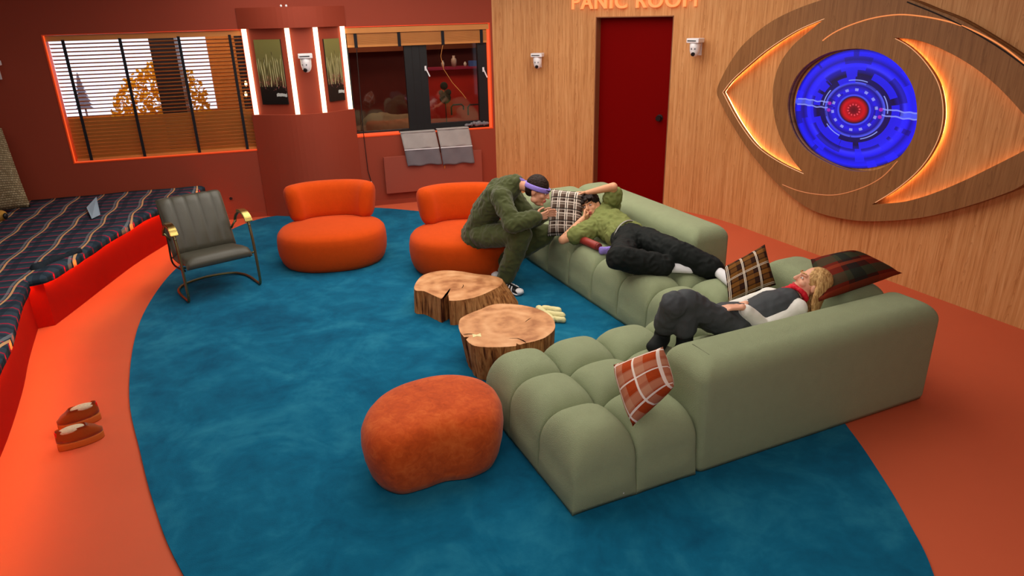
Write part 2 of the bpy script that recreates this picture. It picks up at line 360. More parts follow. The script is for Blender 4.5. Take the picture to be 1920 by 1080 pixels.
def tube(bm, pts, r, seg=10, closed=False, flat=None):
    P = [Vector(p) for p in pts]; N = len(P); rings = []
    up = Vector((0, 0, 1)); prev = None
    for i, p in enumerate(P):
        a = P[(i - 1) % N] if closed or i > 0 else P[i]; b = P[(i + 1) % N] if closed or i < N - 1 else P[i]
        t = (b - a).normalized()
        if prev is None: s = t.cross(up if abs(t.z) < .95 else Vector((1, 0, 0))).normalized()
        else: s = (prev - t * prev.dot(t)).normalized()
        prev = s; q = t.cross(s)
        rr = r[i] if isinstance(r, (list, tuple)) else r
        fy = flat if flat else 1
        rings.append([bm.verts.new(p + (s * math.cos(2 * PI * k / seg) + q * fy * math.sin(2 * PI * k / seg)) * rr) for k in range(seg)])
    for i in range(N if closed else N - 1):
        A, B_ = rings[i], rings[(i + 1) % N]
        for k in range(seg): bm.faces.new((A[k], A[(k + 1) % seg], B_[(k + 1) % seg], B_[k]))
    if not closed: bm.faces.new(rings[0][::-1]); bm.faces.new(rings[-1])
def loft(bm, rings, cap=True, closed=True):
    R_ = [[bm.verts.new(p) for p in r] for r in rings]; n = len(R_[0])
    for A, B_ in zip(R_, R_[1:]):
        for k in range(n if closed else n - 1): bm.faces.new((A[k], A[(k + 1) % n], B_[(k + 1) % n], B_[k]))
    if cap: bm.faces.new(R_[0][::-1]); bm.faces.new(R_[-1])
    return R_
def ell(bm, c, ax, ay, az, nu=16, nv=10):
    c, ax, ay, az = map(Vector, (c, ax, ay, az)); rings = []
    top = bm.verts.new(c + az); bot = bm.verts.new(c - az)
    for i in range(1, nv):
        ph = PI * i / nv
        rings.append([bm.verts.new(c + az * math.cos(ph) + (ax * math.cos(2 * PI * k / nu) + ay * math.sin(2 * PI * k / nu)) * math.sin(ph)) for k in range(nu)])
    for k in range(nu):
        bm.faces.new((top, rings[0][k], rings[0][(k + 1) % nu])); bm.faces.new((bot, rings[-1][(k + 1) % nu], rings[-1][k]))
    for A, B_ in zip(rings, rings[1:]):
        for k in range(nu): bm.faces.new((A[k], B_[k], B_[(k + 1) % nu], A[(k + 1) % nu]))
def limb(bm, p0, p1, r0, r1, side=None, nu=16):
    p0, p1 = Vector(p0), Vector(p1); d = p1 - p0; L = d.length
    t = d / L if L > 1e-6 else Vector((0, 0, 1))
    s = Vector(side) if side is not None else (Vector((0, 0, 1)) if abs(t.z) < .9 else Vector((1, 0, 0)))
    s = (s - t * s.dot(t)).normalized(); q = t.cross(s)
    if not isinstance(r0, tuple): r0 = (r0, r0)
    if not isinstance(r1, tuple): r1 = (r1, r1)
    st = []
    for i in range(1, 5):
        a = PI / 2 * i / 5; st.append((p0 - t * min(r0) * math.cos(a), r0[0] * math.sin(a), r0[1] * math.sin(a)))
    for i in range(7):
        k = i / 6; st.append((p0 + d * k, r0[0] + (r1[0] - r0[0]) * k, r0[1] + (r1[1] - r0[1]) * k))
    for i in range(4, 0, -1):
        a = PI / 2 * i / 5; st.append((p1 + t * min(r1) * math.cos(a), r1[0] * math.sin(a), r1[1] * math.sin(a)))
    rings = [[bm.verts.new(c + s * a * math.cos(2 * PI * k / nu) + q * b * math.sin(2 * PI * k / nu)) for k in range(nu)] for c, a, b in st]
    v0 = bm.verts.new(p0 - t * min(r0)); v1 = bm.verts.new(p1 + t * min(r1))
    for k in range(nu):
        bm.faces.new((v0, rings[0][(k + 1) % nu], rings[0][k])); bm.faces.new((v1, rings[-1][k], rings[-1][(k + 1) % nu]))
    for A, B_ in zip(rings, rings[1:]):
        for k in range(nu): bm.faces.new((A[k], A[(k + 1) % nu], B_[(k + 1) % nu], B_[k]))
def fuse(name, bm, mat, parent=None, voxel=.007, smooth=4, wrinkle=0, wscale=12, cut=None):
    """union of overlapping closed pieces as one continuous skin"""
    bmesh.ops.recalc_face_normals(bm, faces=bm.faces)
    me = bpy.data.meshes.new('tmp'); bm.to_mesh(me); bm.free()
    o = bpy.data.objects.new('tmp', me); sc.collection.objects.link(o)
    m = o.modifiers.new('r', 'REMESH'); m.mode = 'VOXEL'; m.voxel_size = voxel
    s = o.modifiers.new('s', 'SMOOTH'); s.factor = .5; s.iterations = smooth
    dg = bpy.context.evaluated_depsgraph_get(); ev = o.evaluated_get(dg)
    me2 = bpy.data.meshes.new_from_object(ev, preserve_all_data_layers=False, depsgraph=dg)
    bpy.data.objects.remove(o); bpy.data.meshes.remove(me)
    me2.name = name
    b2 = bmesh.new(); b2.from_mesh(me2)
    if wrinkle:
        b2.normal_update()
        for v in b2.verts:
            c = v.co
            n = noise.noise(Vector((c.x * wscale, c.y * wscale, c.z * wscale))) + .6 * (1 - 2 * abs(noise.noise(Vector((c.x * wscale * 1.9 + 7, c.y * wscale * 1.9, c.z * wscale * 1.9)))))
            v.co = c + v.normal * wrinkle * n
    if cut:
        for co, no in cut:
            bmesh.ops.bisect_plane(b2, geom=b2.verts[:] + b2.edges[:] + b2.faces[:], plane_co=co, plane_no=no, clear_outer=True)
    b2.to_mesh(me2); b2.free()
    for p in me2.polygons: p.use_smooth = True
    me2.materials.clear(); me2.materials.append(mat)
    o = link(name, me2, mat)
    if parent: keepw(o, parent)
    return o

# ================================================================== SETTING
K = Vector((-.18, 10.07, 0)); DA = Vector((.9603, .279, 0)); NA = Vector((.279, -.9603, 0))   # window wall: corner, direction, normal into room
Zv = Vector((0, 0, 1))
def A(a, z, off=0.0): return K + DA * a + NA * off + Zv * z
W0 = onz(1368.7, 418); DW = (onz(1919, 618.3) - W0).normalized(); NW = Vector((DW.y, -DW.x, 0))
if NW.x > 0: NW = -NW
def Wp(s, z, off=0.0): return W0 + DW * s + Zv * z + NW * off
CEIL = 3.3

# floor, ceiling, outer walls
bm = bmesh.new(); box(bm, (-8.2, -1.6, -.1), (14.4, 0, 0), (0, 17, 0), (0, 0, .1)); struct('floor', bm, M['floor'])
bm = bmesh.new(); box(bm, (-8.2, -1.6, CEIL), (14.4, 0, 0), (0, 17, 0), (0, 0, .1)); struct('ceiling', bm, M['ceil'])
bm = bmesh.new(); box(bm, (-8.2, -1.6, 0), (14.4, 0, 0), (0, .1, 0), (0, 0, CEIL)); struct('wall_front', bm, M['wall'])
bm = bmesh.new(); box(bm, (-7.1, -1.6, 0), (.1, 0, 0), (0, 9.8, 0), (0, 0, CEIL)); struct('wall_left', bm, M['wall'])

# window wall with two openings
win = [(-5.35, -3.17, .875, 2.362), (-1.97, -.03, .952, 2.352)]
bm = bmesh.new(); T = .16
def wallbox(bm, a0, a1, z0, z1, off0=-T, off1=0.0):
    box(bm, A(a0, z0, off0), DA * (a1 - a0), NA * (off1 - off0), Zv * (z1 - z0))
wallbox(bm, -7.6, win[0][0], 0, CEIL); wallbox(bm, win[0][0], win[0][1], 0, win[0][2]); wallbox(bm, win[0][0], win[0][1], win[0][3], CEIL)
wallbox(bm, win[0][1], win[1][0], 0, CEIL); wallbox(bm, win[1][0], win[1][1], 0, win[1][2]); wallbox(bm, win[1][0], win[1][1], win[1][3], CEIL)
wallbox(bm, win[1][1], .0, 0, CEIL)
struct('wall_back', bm, M['wall'])
bm = bmesh.new()
wallbox(bm, -7.0, -3.22, 0, .07, 0, .012); wallbox(bm, -1.95, -.0, 0, .07, 0, .012); struct('baseboard_back', bm, M['wall'])

# window frames
def window_frame(n, a0, a1, z0, z1):
    root = bpy.data.objects.new('window_%d' % n, None); sc.collection.objects.link(root); root.location = A((a0 + a1) / 2, z0); root['kind'] = 'structure'
    bm = bmesh.new(); d = .012
    wallbox(bm, a0, a0 + d, z0, z1, -T, .004); wallbox(bm, a1 - d, a1, z0, z1, -T, .004)
    wallbox(bm, a0 + d, a1 - d, z0, z0 + d, -T, .004); wallbox(bm, a0 + d, a1 - d, z1 - d, z1, -T, .004)
    keepw(obj('reveal_lining', bm, M['orangetrim']), root)
    bm = bmesh.new()
    wallbox(bm, a0 + d, a0 + d + .01, z0 + d, z1 - d, -.03, -.012)
    wallbox(bm, a0 + d, a1 - d, z0 + d, z0 + d + .008, -.03, -.012)
    wallbox(bm, a1 - d - .01, a1 - d, z0 + d, z1 - d, -.03, -.012)
    keepw(obj('light_strip', bm, M['neontrim']), root)
    return root
w1 = window_frame(1, *win[0]); w2 = window_frame(2, *win[1])
bm = bmesh.new(); wallbox(bm, -1.95, -1.36, .966, .995, -.06, -.004); wallbox(bm, -.075, -.044, .966, 2.33, -.05, -.01); keepw(obj('light_strip', bm, M['neontrim']), w2)
bm = bmesh.new(); wallbox(bm, win[0][0] + .012, win[0][1] - .012, win[0][2] + .012, win[0][3] - .012, -.135, -.13); keepw(obj('pane', bm, M['glass']), w1)
a0, a1, z0, z1 = win[1]
bm = bmesh.new()
wallbox(bm, a0 + .012, a0 + .05, z0 + .012, z1 - .012, -.14, -.08)
wallbox(bm, -1.20, -.90, z0 + .012, z1 - .012, -.14, -.07)
wallbox(bm, -.20, a1 - .012, z0 + .012, z1 - .012, -.14, -.06)
wallbox(bm, a0 + .05, -1.20, z0 + .012, z0 + .06, -.14, -.08); wallbox(bm, -.90, -.20, z0 + .012, z0 + .11, -.14, -.07)
wallbox(bm, a0 + .05, -1.20, z1 - .06, z1 - .012, -.14, -.08); wallbox(bm, -.90, -.20, z1 - .06, z1 - .012, -.14, -.07)
keepw(obj('black_frame', bm, M['black']), w2)
for (p, q) in ((a0 + .05, -1.20), (-.90, -.20)):
    bm = bmesh.new(); wallbox(bm, p, q, z0 + .06, z1 - .06, -.112, -.106); keepw(obj('pane', bm, M['glass']), w2)
bm = bmesh.new(); wallbox(bm, -1.1, -1.095, z0 + .02, z1 - .02, -.07, -.066); wallbox(bm, -1.0, -.995, z0 + .02, z1 - .02, -.07, -.066); keepw(obj('frame_joint', bm, M['cord']), w2)
for a, z in ((-.93, 1.80), (-.13, 1.75)):
    bm = bmesh.new(); wallbox(bm, a - .012, a + .012, z - .03, z + .03, -.07, -.05); box(bm, A(a - .008, z, -.05), DA * .05 + Zv * -.11, NA * .012, DA * .014 + Zv * .006)
    keepw(obj('window_handle', bm, M['white']), w2)

# blinds
def tape(bm, a, z0, z1, off0=-.1, off1=-.035, w_=.034):
    wallbox(bm, a, a + w_, z0, z1, off1, off1 + .002)
bl = empty('venetian_blind', A(-4.26, 2.34, -.06), 'honey wood venetian blind lowered over the window above the plaid bench', 'blind', 'wooden venetian blinds')
bm = bmesh.new(); z = 2.25; n = 0
while z > .92:
    low = z < 1.42
    tilt = .007 if not low else .02
    hd = .02 if not low else .014
    c = -.07
    box(bm, A(-5.31, z - tilt, c - hd), DA * 2.12, NA * (2 * hd) + Zv * (2 * tilt if not low else 2 * tilt), Zv * .003)
    z -= .0435; n += 1
keepw(obj('slats', bm, M['slat']), bl)
bm = bmesh.new(); wallbox(bm, -5.335, -3.185, 2.285, 2.348, -.11, -.03); keepw(obj('head_rail', bm, M['slat']), bl)
bm = bmesh.new(); wallbox(bm, -5.31, -3.19, .895, .925, -.095, -.045); keepw(obj('bottom_rail', bm, M['slat']), bl)
for a in (-5.17, -4.57, -3.93, -3.35):
    bm = bmesh.new(); tape(bm, a, .9, 2.3, off1=-.03); keepw(obj('ladder_tape', bm, M['tape']), bl)
b2_ = empty('venetian_blind', A(-1, 2.33, -.06), 'honey wood venetian blind gathered up at the top of the black-framed window', 'blind', 'wooden venetian blinds')
bm = bmesh.new(); wallbox(bm, -1.94, -.05, 2.27, 2.335, -.075, -.0); keepw(obj('head_rail', bm, M['slat']), b2_)
bm = bmesh.new()
for k in range(16): wallbox(bm, -1.93, -.06, 2.13 + k * .0085, 2.135 + k * .0085, -.07, -.02)
wallbox(bm, -1.93, -.06, 2.10, 2.128, -.07, -.02); wallbox(bm, -1.92, -.07, 2.13, 2.265, -.06, -.028)
keepw(obj('slats', bm, M['slat']), b2_)
for a in (-1.84, -1.28, -.70, -.17):
    bm = bmesh.new(); wallbox(bm, a, a + .04, 2.09, 2.28, -.022, -.012); keepw(obj('ladder_tape', bm, M['tape']), b2_)
bm = bmesh.new(); tube(bm, [A(-.68, 2.1, -.02), A(-.72, 1.95, -.02), A(-.69, 1.78, -.02), A(-.58, 1.6, -.02), A(-.45, 1.45, -.02), A(-.40, 1.38, -.02)], .004, 6); keepw(obj('pull_cord', bm, M['slat']), b2_)
bm = bmesh.new(); tube(bm, [A(-1.82, 2.1, .01), A(-1.83, 1.6, .012), A(-1.84, 1.0, .015), A(-1.83, .5, .015), A(-1.80, .34, .015)], .005, 6); keepw(obj('pull_cord', bm, M['cord']), b2_)
bm = bmesh.new(); ell(bm, A(-1.80, .33, .015), DA * .008, NA * .008, Zv * .025); keepw(obj('cord_weight', bm, M['white'], smooth=True), b2_)

# outside the first window
bx = lambda nm, m, *a: struct(nm, (lambda b: (wallbox(b, *a), b)[1])(bmesh.new()), m)
bm = bmesh.new(); wallbox(bm, -8, -3.76, 1.26, 3.2, -1.62, -1.6)
sb = obj('backlit_screen', bm, M['backlit']); tag(sb, 'bright white backlit screen standing outside the blind-covered window', 'screen')
bm = bmesh.new(); wallbox(bm, -8, -3.76, -.1, 1.26, -1.66, -1.5); wallbox(bm, -3.76, -3.38, -.1, 3.2, -1.66, -1.5); struct('wall_garden', bm, M['extwood'])
bm = bmesh.new(); wallbox(bm, -3.38, -2.6, -.1, 3.2, -1.66, -1.45); struct('trim_1', bm, M['black'])
bm = bmesh.new(); wallbox(bm, -4.36, -4.06, -.1, 3.2, -1.0, -.7); pil = obj('dark_pillar', bm, M['black']); tag(pil, 'black square pillar outside, in front of the orange tree', 'pillar')
for k, (px, py) in enumerate(((461, 157), (461, 177))):
    p = onpl(px, py, A(-3, 0, -1.44), NA); bm = bmesh.new(); ell(bm, p, DA * .018, NA * .01, Zv * .04, 8, 6)
    tag(obj('wall_light', bm, M['led_warm'], smooth=True), 'small glowing light on the dark post outside, %s of the pair' % ('upper' if k == 0 else 'lower'), 'light', 'small lights outside the window')
tr_ = empty('autumn_tree', A(-4.2, 0, -1.2), 'tree with yellow and orange autumn leaves outside the blind-covered window', 'tree')
bm = bmesh.new(); rnd = random.Random(3)
for k in range(1100):
    ang = rnd.uniform(0, PI); rr_ = math.sqrt(rnd.random())
    px = 303 + math.cos(ang) * 92 * rr_ + rnd.uniform(-6, 6); top = 112; py = 225 - math.sin(ang) * 105 * rr_ + rnd.uniform(-6, 6)
    q = onpl(px, py, A(-4.2, 0, -1.25 + rnd.uniform(-.15, .2)), NA); sz = rnd.uniform(.022, .046)
    u = Vector((rnd.uniform(-1, 1), rnd.uniform(-.4, .4), rnd.uniform(-1, 1))).normalized(); v = u.cross(Vector((rnd.uniform(-1, 1), 1, rnd.uniform(-1, 1)))).normalized()
    f = quad(bm, [q - u * sz, q + v * sz * .6, q + u * sz, q - v * sz * .6]); f.material_index = rnd.randrange(3)
o = obj('foliage', bm, M['slat'], recalc=False); keepw(o, tr_)
o.data.materials.clear()
for c, e in ((rgb(240, 170, 40), 0), (rgb(225, 100, 25), 0), (rgb(250, 215, 110), 0)): 
    t = NT('autumn_leaf'); t.b.inputs['Transmission Weight'].default_value = 0
    tl = t.n('ShaderNodeBsdfTranslucent'); tl.inputs[0].default_value = c; df = t.n('ShaderNodeBsdfDiffuse'); df.inputs[0].default_value = c
    mx = t.n('ShaderNodeMixShader'); mx.inputs[0].default_value = .7; t.t.links.new(df.outputs[0], mx.inputs[1]); t.t.links.new(tl.outputs[0], mx.inputs[2]); t.t.links.new(mx.outputs[0], t.out.inputs[0]); o.data.materials.append(t.m)
bm = bmesh.new(); tube(bm, [A(-4.2, -.1, -1.2), A(-4.19, .7, -1.2), A(-4.2, 1.5, -1.22), A(-4.22, 1.85, -1.22)], [.06, .05, .03, .01], 8); keepw(obj('trunk', bm, M['black']), tr_)
cf = empty('conifer', A(-5.45, 1.26, -1.55), 'slim grey conifer silhouette against the white screen outside the window', 'tree')
bm = bmesh.new()
for k in range(8):
    z = 1.36 + k * .055; r_ = .105 * (1 - k / 8.5) + .006
    loft(bm, [[A(-5.47, z, -1.56) + (DA * math.cos(2 * PI * i / 9) + NA * .3 * math.sin(2 * PI * i / 9)) * (r_ * (1 + .25 * (i % 2))) for i in range(9)], [A(-5.47, z + .10, -1.56) + (DA * math.cos(2 * PI * i / 9) + NA * .3 * math.sin(2 * PI * i / 9)) * r_ * .12 for i in range(9)]])
keepw(obj('foliage', bm, plain('grey_blue_needles', rgb(130, 138, 165), .9)), cf)
bm = bmesh.new(); tube(bm, [A(-5.47, 1.2, -1.56), A(-5.47, 1.5, -1.56)], .012, 6); keepw(obj('trunk', bm, M['grey']), cf)

area('garden_fill', A(-4.4, 3.0, -.35), A(-4.4, 1.0, -1.5), 2.4, .3, 60, (1, .95, .85))  # added unseen lamp that brightens the leaves and boards outside
# room seen through the second window
bm = bmesh.new(); wallbox(bm, -2.3, .9, -.1, 3.1, -3.3, -3.2); wallbox(bm, -2.4, -2.3, -.1, 3.1, -3.3, -T); struct('wall_bedroom', bm, M['darkroom'])
bm = bmesh.new(); wallbox(bm, -.72, 1.3, -.1, 1.66, -1.75, -1.6); struct('wall_red_partition', bm, M['redroom'])
bm = bmesh.new(); wallbox(bm, -2.3, 1.4, 1.9, 3.1, -3.1, -2.9); struct('wall_orange_band', bm, M['brownroom'])
bm = bmesh.new(); wallbox(bm, -.72, 1.3, 1.66, 1.69, -1.8, -1.5); struct('trim_2', bm, plain('magenta_ledge', rgb(150, 30, 60), .5))
l = area('bedroom_fill', A(-.3, 2.7, -.7), A(.1, 1.2, -1.6), .5, .5, 14, (1, .8, .6))  # this and the next: added unseen fills brightening the room behind the glass
area('bedroom_fill', A(-1.4, 2.9, -2.2), A(-1.4, 0, -2.2), .5, .5, 14, (1, .8, .6))
bm = bmesh.new(); limb(bm, onpl(700, 245, A(0, 0, -1.6), NA), onpl(775, 250, A(0, 0, -1.6), NA), (.26, .2), (.30, .2)); limb(bm, onpl(715, 225, A(0, 0, -1.7), NA), onpl(750, 232, A(0, 0, -1.7), NA), .12, .12)
tag(fuse('bed_linen', bm, M['linen'], None, .02, 6, .015, 6), 'beige heap of bedding behind the left window pane', 'bedding')
for k, (px, w_, h_, m, lab, cat, nm) in enumerate(((831, .05, .10, 'bottle', 'small pale bottle on the far shelf, leftmost of the items', 'bottle', 'bottle'), (852, .09, .17, 'glass2', 'tall glass carafe on the far shelf behind the window', 'carafe', 'carafe'),
        (873, .05, .07, 'bottle', 'small white cup on the far shelf right of the carafe', 'cup', 'cup'), (887, .12, .08, 'bluebox', 'small blue box at the right end of the far shelf', 'box', 'small_box'))):
    p = onpl(px, 122, A(0, 0, -1.6), NA); p.z = 1.69
    a = (p - K).dot(DA); bm = bmesh.new()
    if cat == 'box': wallbox(bm, a - .06, a + .06, 1.69, 1.77, -1.68, -1.58)
    else:
        prof = [(0, .8), (.5, 1), (.7, .9), (.8, .5), (1, .45)]
        loft(bm, [[A(a, 1.69 + h_ * zz, -1.63) + (DA * math.cos(2 * PI * i / 12) + NA * math.sin(2 * PI * i / 12)) * w_ * .5 * rr_ for i in range(12)] for zz, rr_ in prof])
    mm = M[m] if m in M and M[m] else plain('greyish_glass', rgb(190, 160, 140), .1)
    tag(obj(nm, bm, mm, smooth=cat != 'box'), lab, cat)
for (px, py) in ((835, 186),):
    p = onpl(px, py, A(0, 0, -1.3), NA); pl = empty('potted_plant', (p.x, p.y, .9), 'dark round-leaved plant against the red wall behind the window', 'plant')
    bm = bmesh.new()
    tube(bm, [p + Zv * -.6, p, p + Zv * .22], .008, 6); keepw(obj('stem', bm, M['leafplant']), pl)
    bm = bmesh.new()
    for (dx, dz, r_) in ((0, .02, .09), (-.01, .20, .06), (.05, .1, .05), (-.06, .1, .04)): ell(bm, p + DA * dx + Zv * dz, DA * r_, NA * .012, Zv * r_, 12, 8)
    keepw(obj('leaf', bm, M['leafplant'], smooth=True), pl)
for k, px in enumerate((857, 888)):
    p = onpl(px, 200, A(0, 0, -1.0), NA); bm = bmesh.new()
    pts = [p + DA * -.09 + Zv * -.12, p + DA * -.09, p + DA * -.06 + Zv * .03, p + DA * .07 + Zv * .03, p + DA * .1, p + DA * .1 + Zv * -.05]
    tube(bm, pts, .012, 8)
    tag(obj('dark_chair_back', bm, M['black']), 'dark metal chair back behind the window, %s one' % ('left' if k == 0 else 'right'), 'chair', 'chair backs behind the window')

# ------------------------------------------------------------------ column between the windows
def colpts(off=0.0, seg=16):
    P = cr([(-3.21, .0), (-2.92, .185), (-2.62, .285), (-2.28, .235), (-1.94, .0)], 5, False)
    return [(p[0], p[1] + off) for p in [(q.x, q.y) for q in [Vector((a_.x, a_.y)) for a_ in P]]]
def colprism(bm, pts, z0, z1):
    n = len(pts); b = [bm.verts.new(A(a_, z0, o_)) for a_, o_ in pts]; t_ = [bm.verts.new(A(a_, z1, o_)) for a_, o_ in pts]
    for i in range(n):
        j = (i + 1) % n; bm.faces.new((b[i], b[j], t_[j], t_[i]))
    bm.faces.new(b); bm.faces.new(t_[::-1])
def cr2(P, n): 
    out = cr([Vector((a_, o_, 0)) for a_, o_ in P], n, False); return [(p.x, p.y) for p in out]
arcp = cr2([(-3.215, .012), (-2.92, .19), (-2.62, .295), (-2.28, .25), (-1.925, .012)], 5)
bm = bmesh.new(); colprism(bm, arcp + [(-1.925, -.1), (-3.215, -.1)], 0, 1.335)
colprism(bm, arcp + [(-1.925, -.1), (-3.215, -.1)], 2.362, 2.60)
fac = [(-3.18, -.02), (-2.66, .225), (-2.32, .205), (-1.96, -.02)]
colprism(bm, fac + [(-1.96, -.1), (-3.18, -.1)], 1.335, 2.362)
struct('wall_column', bm, M['wall'])
for k, (a_, o_) in enumerate(((-3.155, .02), (-2.65, .245), (-2.315, .225), (-1.975, .02))):
    bm = bmesh.new(); wallbox(bm, a_ - .028, a_ + .028, 1.337, 2.36, o_ - .03, o_ + .015)
    tag(obj('strip_light', bm, M['strip']), ['vertical white strip light at the left edge of the terracotta column', 'vertical white strip light left of the camera on the column', 'vertical white strip light right of the camera on the column', 'vertical white strip light at the right edge of the terracotta column'][k], 'light', 'strip lights on the column')
def facepic(p, q, f0, f1, z0, z1, lab):
    P0 = A(p[0], 0, p[1]); P1 = A(q[0], 0, q[1]); d = (P1 - P0); nrm = Vector((d.y, -d.x, 0)).normalized()
    if nrm.dot(NA) < 0: nrm = -nrm
    a0_ = P0 + d * f0 + nrm * .002; a1_ = P0 + d * f1 + nrm * .002
    root = empty('painting', (a0_ + a1_) / 2 + Zv * z0, lab, 'painting', 'reed paintings')
    bm = bmesh.new(); uvl = bm.loops.layers.uv.new('UVMap')
    box(bm, a0_ + Zv * z0, a1_ - a0_, nrm * .022, Zv * (z1 - z0)); o = keepw(obj('canvas_edge', bm, M['black']), root)
    bm = bmesh.new(); uvl = bm.loops.layers.uv.new('UVMap')
    e = nrm * .0235
    f = quad(bm, [a0_ + e + Zv * z0, a1_ + e + Zv * z0, a1_ + e + Zv * z1, a0_ + e + Zv * z1])
    for l_, uv_ in zip(f.loops, ((0, 0), (1, 0), (1, 1), (0, 1))): l_[uvl].uv = uv_
    keepw(obj('canvas', bm, M['painting'], recalc=False), root)
facepic(fac[0], fac[1], .25, .85, 1.46, 2.235, 'painting of reeds on the left facet of the terracotta column')
facepic(fac[2], fac[3], .22, .76, 1.46, 2.22, 'painting of reeds on the right facet of the terracotta column')
for k, a_ in enumerate((-2.68, -2.62)):
    bm = bmesh.new(); ell(bm, A(a_, 2.61, .27), DA * .014, NA * .014, Zv * .016, 8, 6); tag(obj('column_top_lamp', bm, M['white'], smooth=True), 'tiny white fitting on top of the terracotta column, %s of the pair' % ('left' if k == 0 else 'right'), 'fitting', 'fittings on the column')

# ------------------------------------------------------------------ wood wall
dA_, dB_ = (1.16, 9.62), (2.04, 9.07)
plan = [Vector((-.18, 10.07, 0)), Vector((.45, 9.92, 0)), Vector((dA_[0], dA_[1], 0)), Vector((dB_[0], dB_[1], 0)), Vector((2.44, 8.72, 0)), W0 + DW * -.02, W0 + DW * .5]
curve = cr(plan, 8, False)
left = curve[:17]; right = curve[24:]
right = right + [W0 + DW * s_ for s_ in (1, 2, 3, 4, 5.5, 7, 9.5)]
def uvstrip(bm, uvl, pts, z0, z1, s0, thick=.14):
    s_ = s0; F0_ = []
    for i in range(len(pts) - 1):
        a_, b_ = pts[i], pts[i + 1]; L = (b_ - a_).length
        f = quad(bm, [a_ + Zv * z0, b_ + Zv * z0, b_ + Zv * z1, a_ + Zv * z1])
        for l_, uv_ in zip(f.loops, ((s_, z0), (s_ + L, z0), (s_ + L, z1), (s_, z1))): l_[uvl].uv = uv_
        s_ += L
    # back skin and rims, pushed outward
    n_ = []
    for i in range(len(pts)):
        d = pts[min(i + 1, len(pts) - 1)] - pts[max(i - 1, 0)]; q = Vector((-d.y, d.x, 0)).normalized(); n_.append(q)
    bk = [p + q * thick for p, q in zip(pts, n_)]
    for i in range(len(pts) - 1):
        for f in (quad(bm, [bk[i + 1] + Zv * z0, bk[i] + Zv * z0, bk[i] + Zv * z1, bk[i + 1] + Zv * z1]), quad(bm, [pts[i] + Zv * z1, pts[i + 1] + Zv * z1, bk[i + 1] + Zv * z1, bk[i] + Zv * z1]), quad(bm, [pts[i] + Zv * z0, bk[i] + Zv * z0, bk[i + 1] + Zv * z0, pts[i + 1] + Zv * z0])): pass
    for i, fl in ((0, 1), (len(pts) - 1, 0)):
        f = quad(bm, [pts[i] + Zv * z0, pts[i] + Zv * z1, bk[i] + Zv * z1, bk[i] + Zv * z0])
        for l_, uv_ in zip(f.loops, ((0, z0), (0, z1), (.14, z1), (.14, z0))): l_[uvl].uv = uv_
    return s_
PA, PB = left[-1], right[0]
DP = (PB - PA).normalized(); NP = Vector((DP.y, -DP.x, 0)); NP = -NP if NP.y > 0 else NP
DT = 2.395
bm = bmesh.new(); uvl = bm.loops.layers.uv.new('UVMap')
s_ = uvstrip(bm, uvl, left, 0, CEIL, 0); s_ = uvstrip(bm, uvl, [PA, PB], DT, CEIL, s_); s_ = uvstrip(bm, uvl, right, 0, CEIL, s_)
o = struct('wall_right', bm, M['wood'])
# door
DW_ = (PB - PA).length
door = bpy.data.objects.new('door_1', None); sc.collection.objects.link(door); door.location = (PA + PB) / 2; door['kind'] = 'structure'
bm = bmesh.new(); box(bm, PA - DP * .02 - NP * .17, DP * (DW_ + .04), NP * .04, Zv * (DT + .02)); keepw(obj('door_leaf', bm, M['reddoor']), door)
bm = bmesh.new(); c = onpl(1237, 221, PA - NP * .13, NP); rr_ = .038
loft(bm, [[c + NP * o_ + (DP * math.cos(2 * PI * i / 20) + Zv * math.sin(2 * PI * i / 20)) * r2 for i in range(20)] for o_, r2 in ((-.005, .044), (.012, .044), (.014, .03), (.05, .03), (.052, .036), (.068, .034))]); keepw(obj('door_handle', bm, M['handle']), door)
bm = bmesh.new()
box(bm, PA + NP * .001 - NP * .13, DP * .012, NP * .13, Zv * DT); box(bm, PB - DP * .012 - NP * .13, DP * .012, NP * .13, Zv * DT); box(bm, PA - NP * .13 + Zv * (DT - .012), DP * DW_, NP * .13, Zv * .012)
keepw(obj('door_jamb', bm, plain('brown_jamb', rgb(132, 78, 46), .6)), door)
# baseline letters
cu = bpy.data.curves.new('letters', 'FONT'); cu.body = 'PANIC ROOM'; cu.size = .235; cu.extrude = .018; cu.bevel_depth = .002; cu.space_character = 1.12
to = bpy.data.objects.new('tmp', cu); sc.collection.objects.link(to); dg = bpy.context.evaluated_depsgraph_get()
me = bpy.data.meshes.new_from_object(to.evaluated_get(dg), depsgraph=dg); bpy.data.objects.remove(to)
xs = [v.co.x for v in me.vertices]; wd = max(xs) - min(xs)
L0 = onpl(1073, 15.5, PA + NP * .03, NP); L1 = onpl(1306, 13.5, PA + NP * .03, NP); zb = (L0.z + L1.z) / 2
tw = ((L1 - L0).length); k_ = tw / wd
lo = (L0 + L1) / 2; 
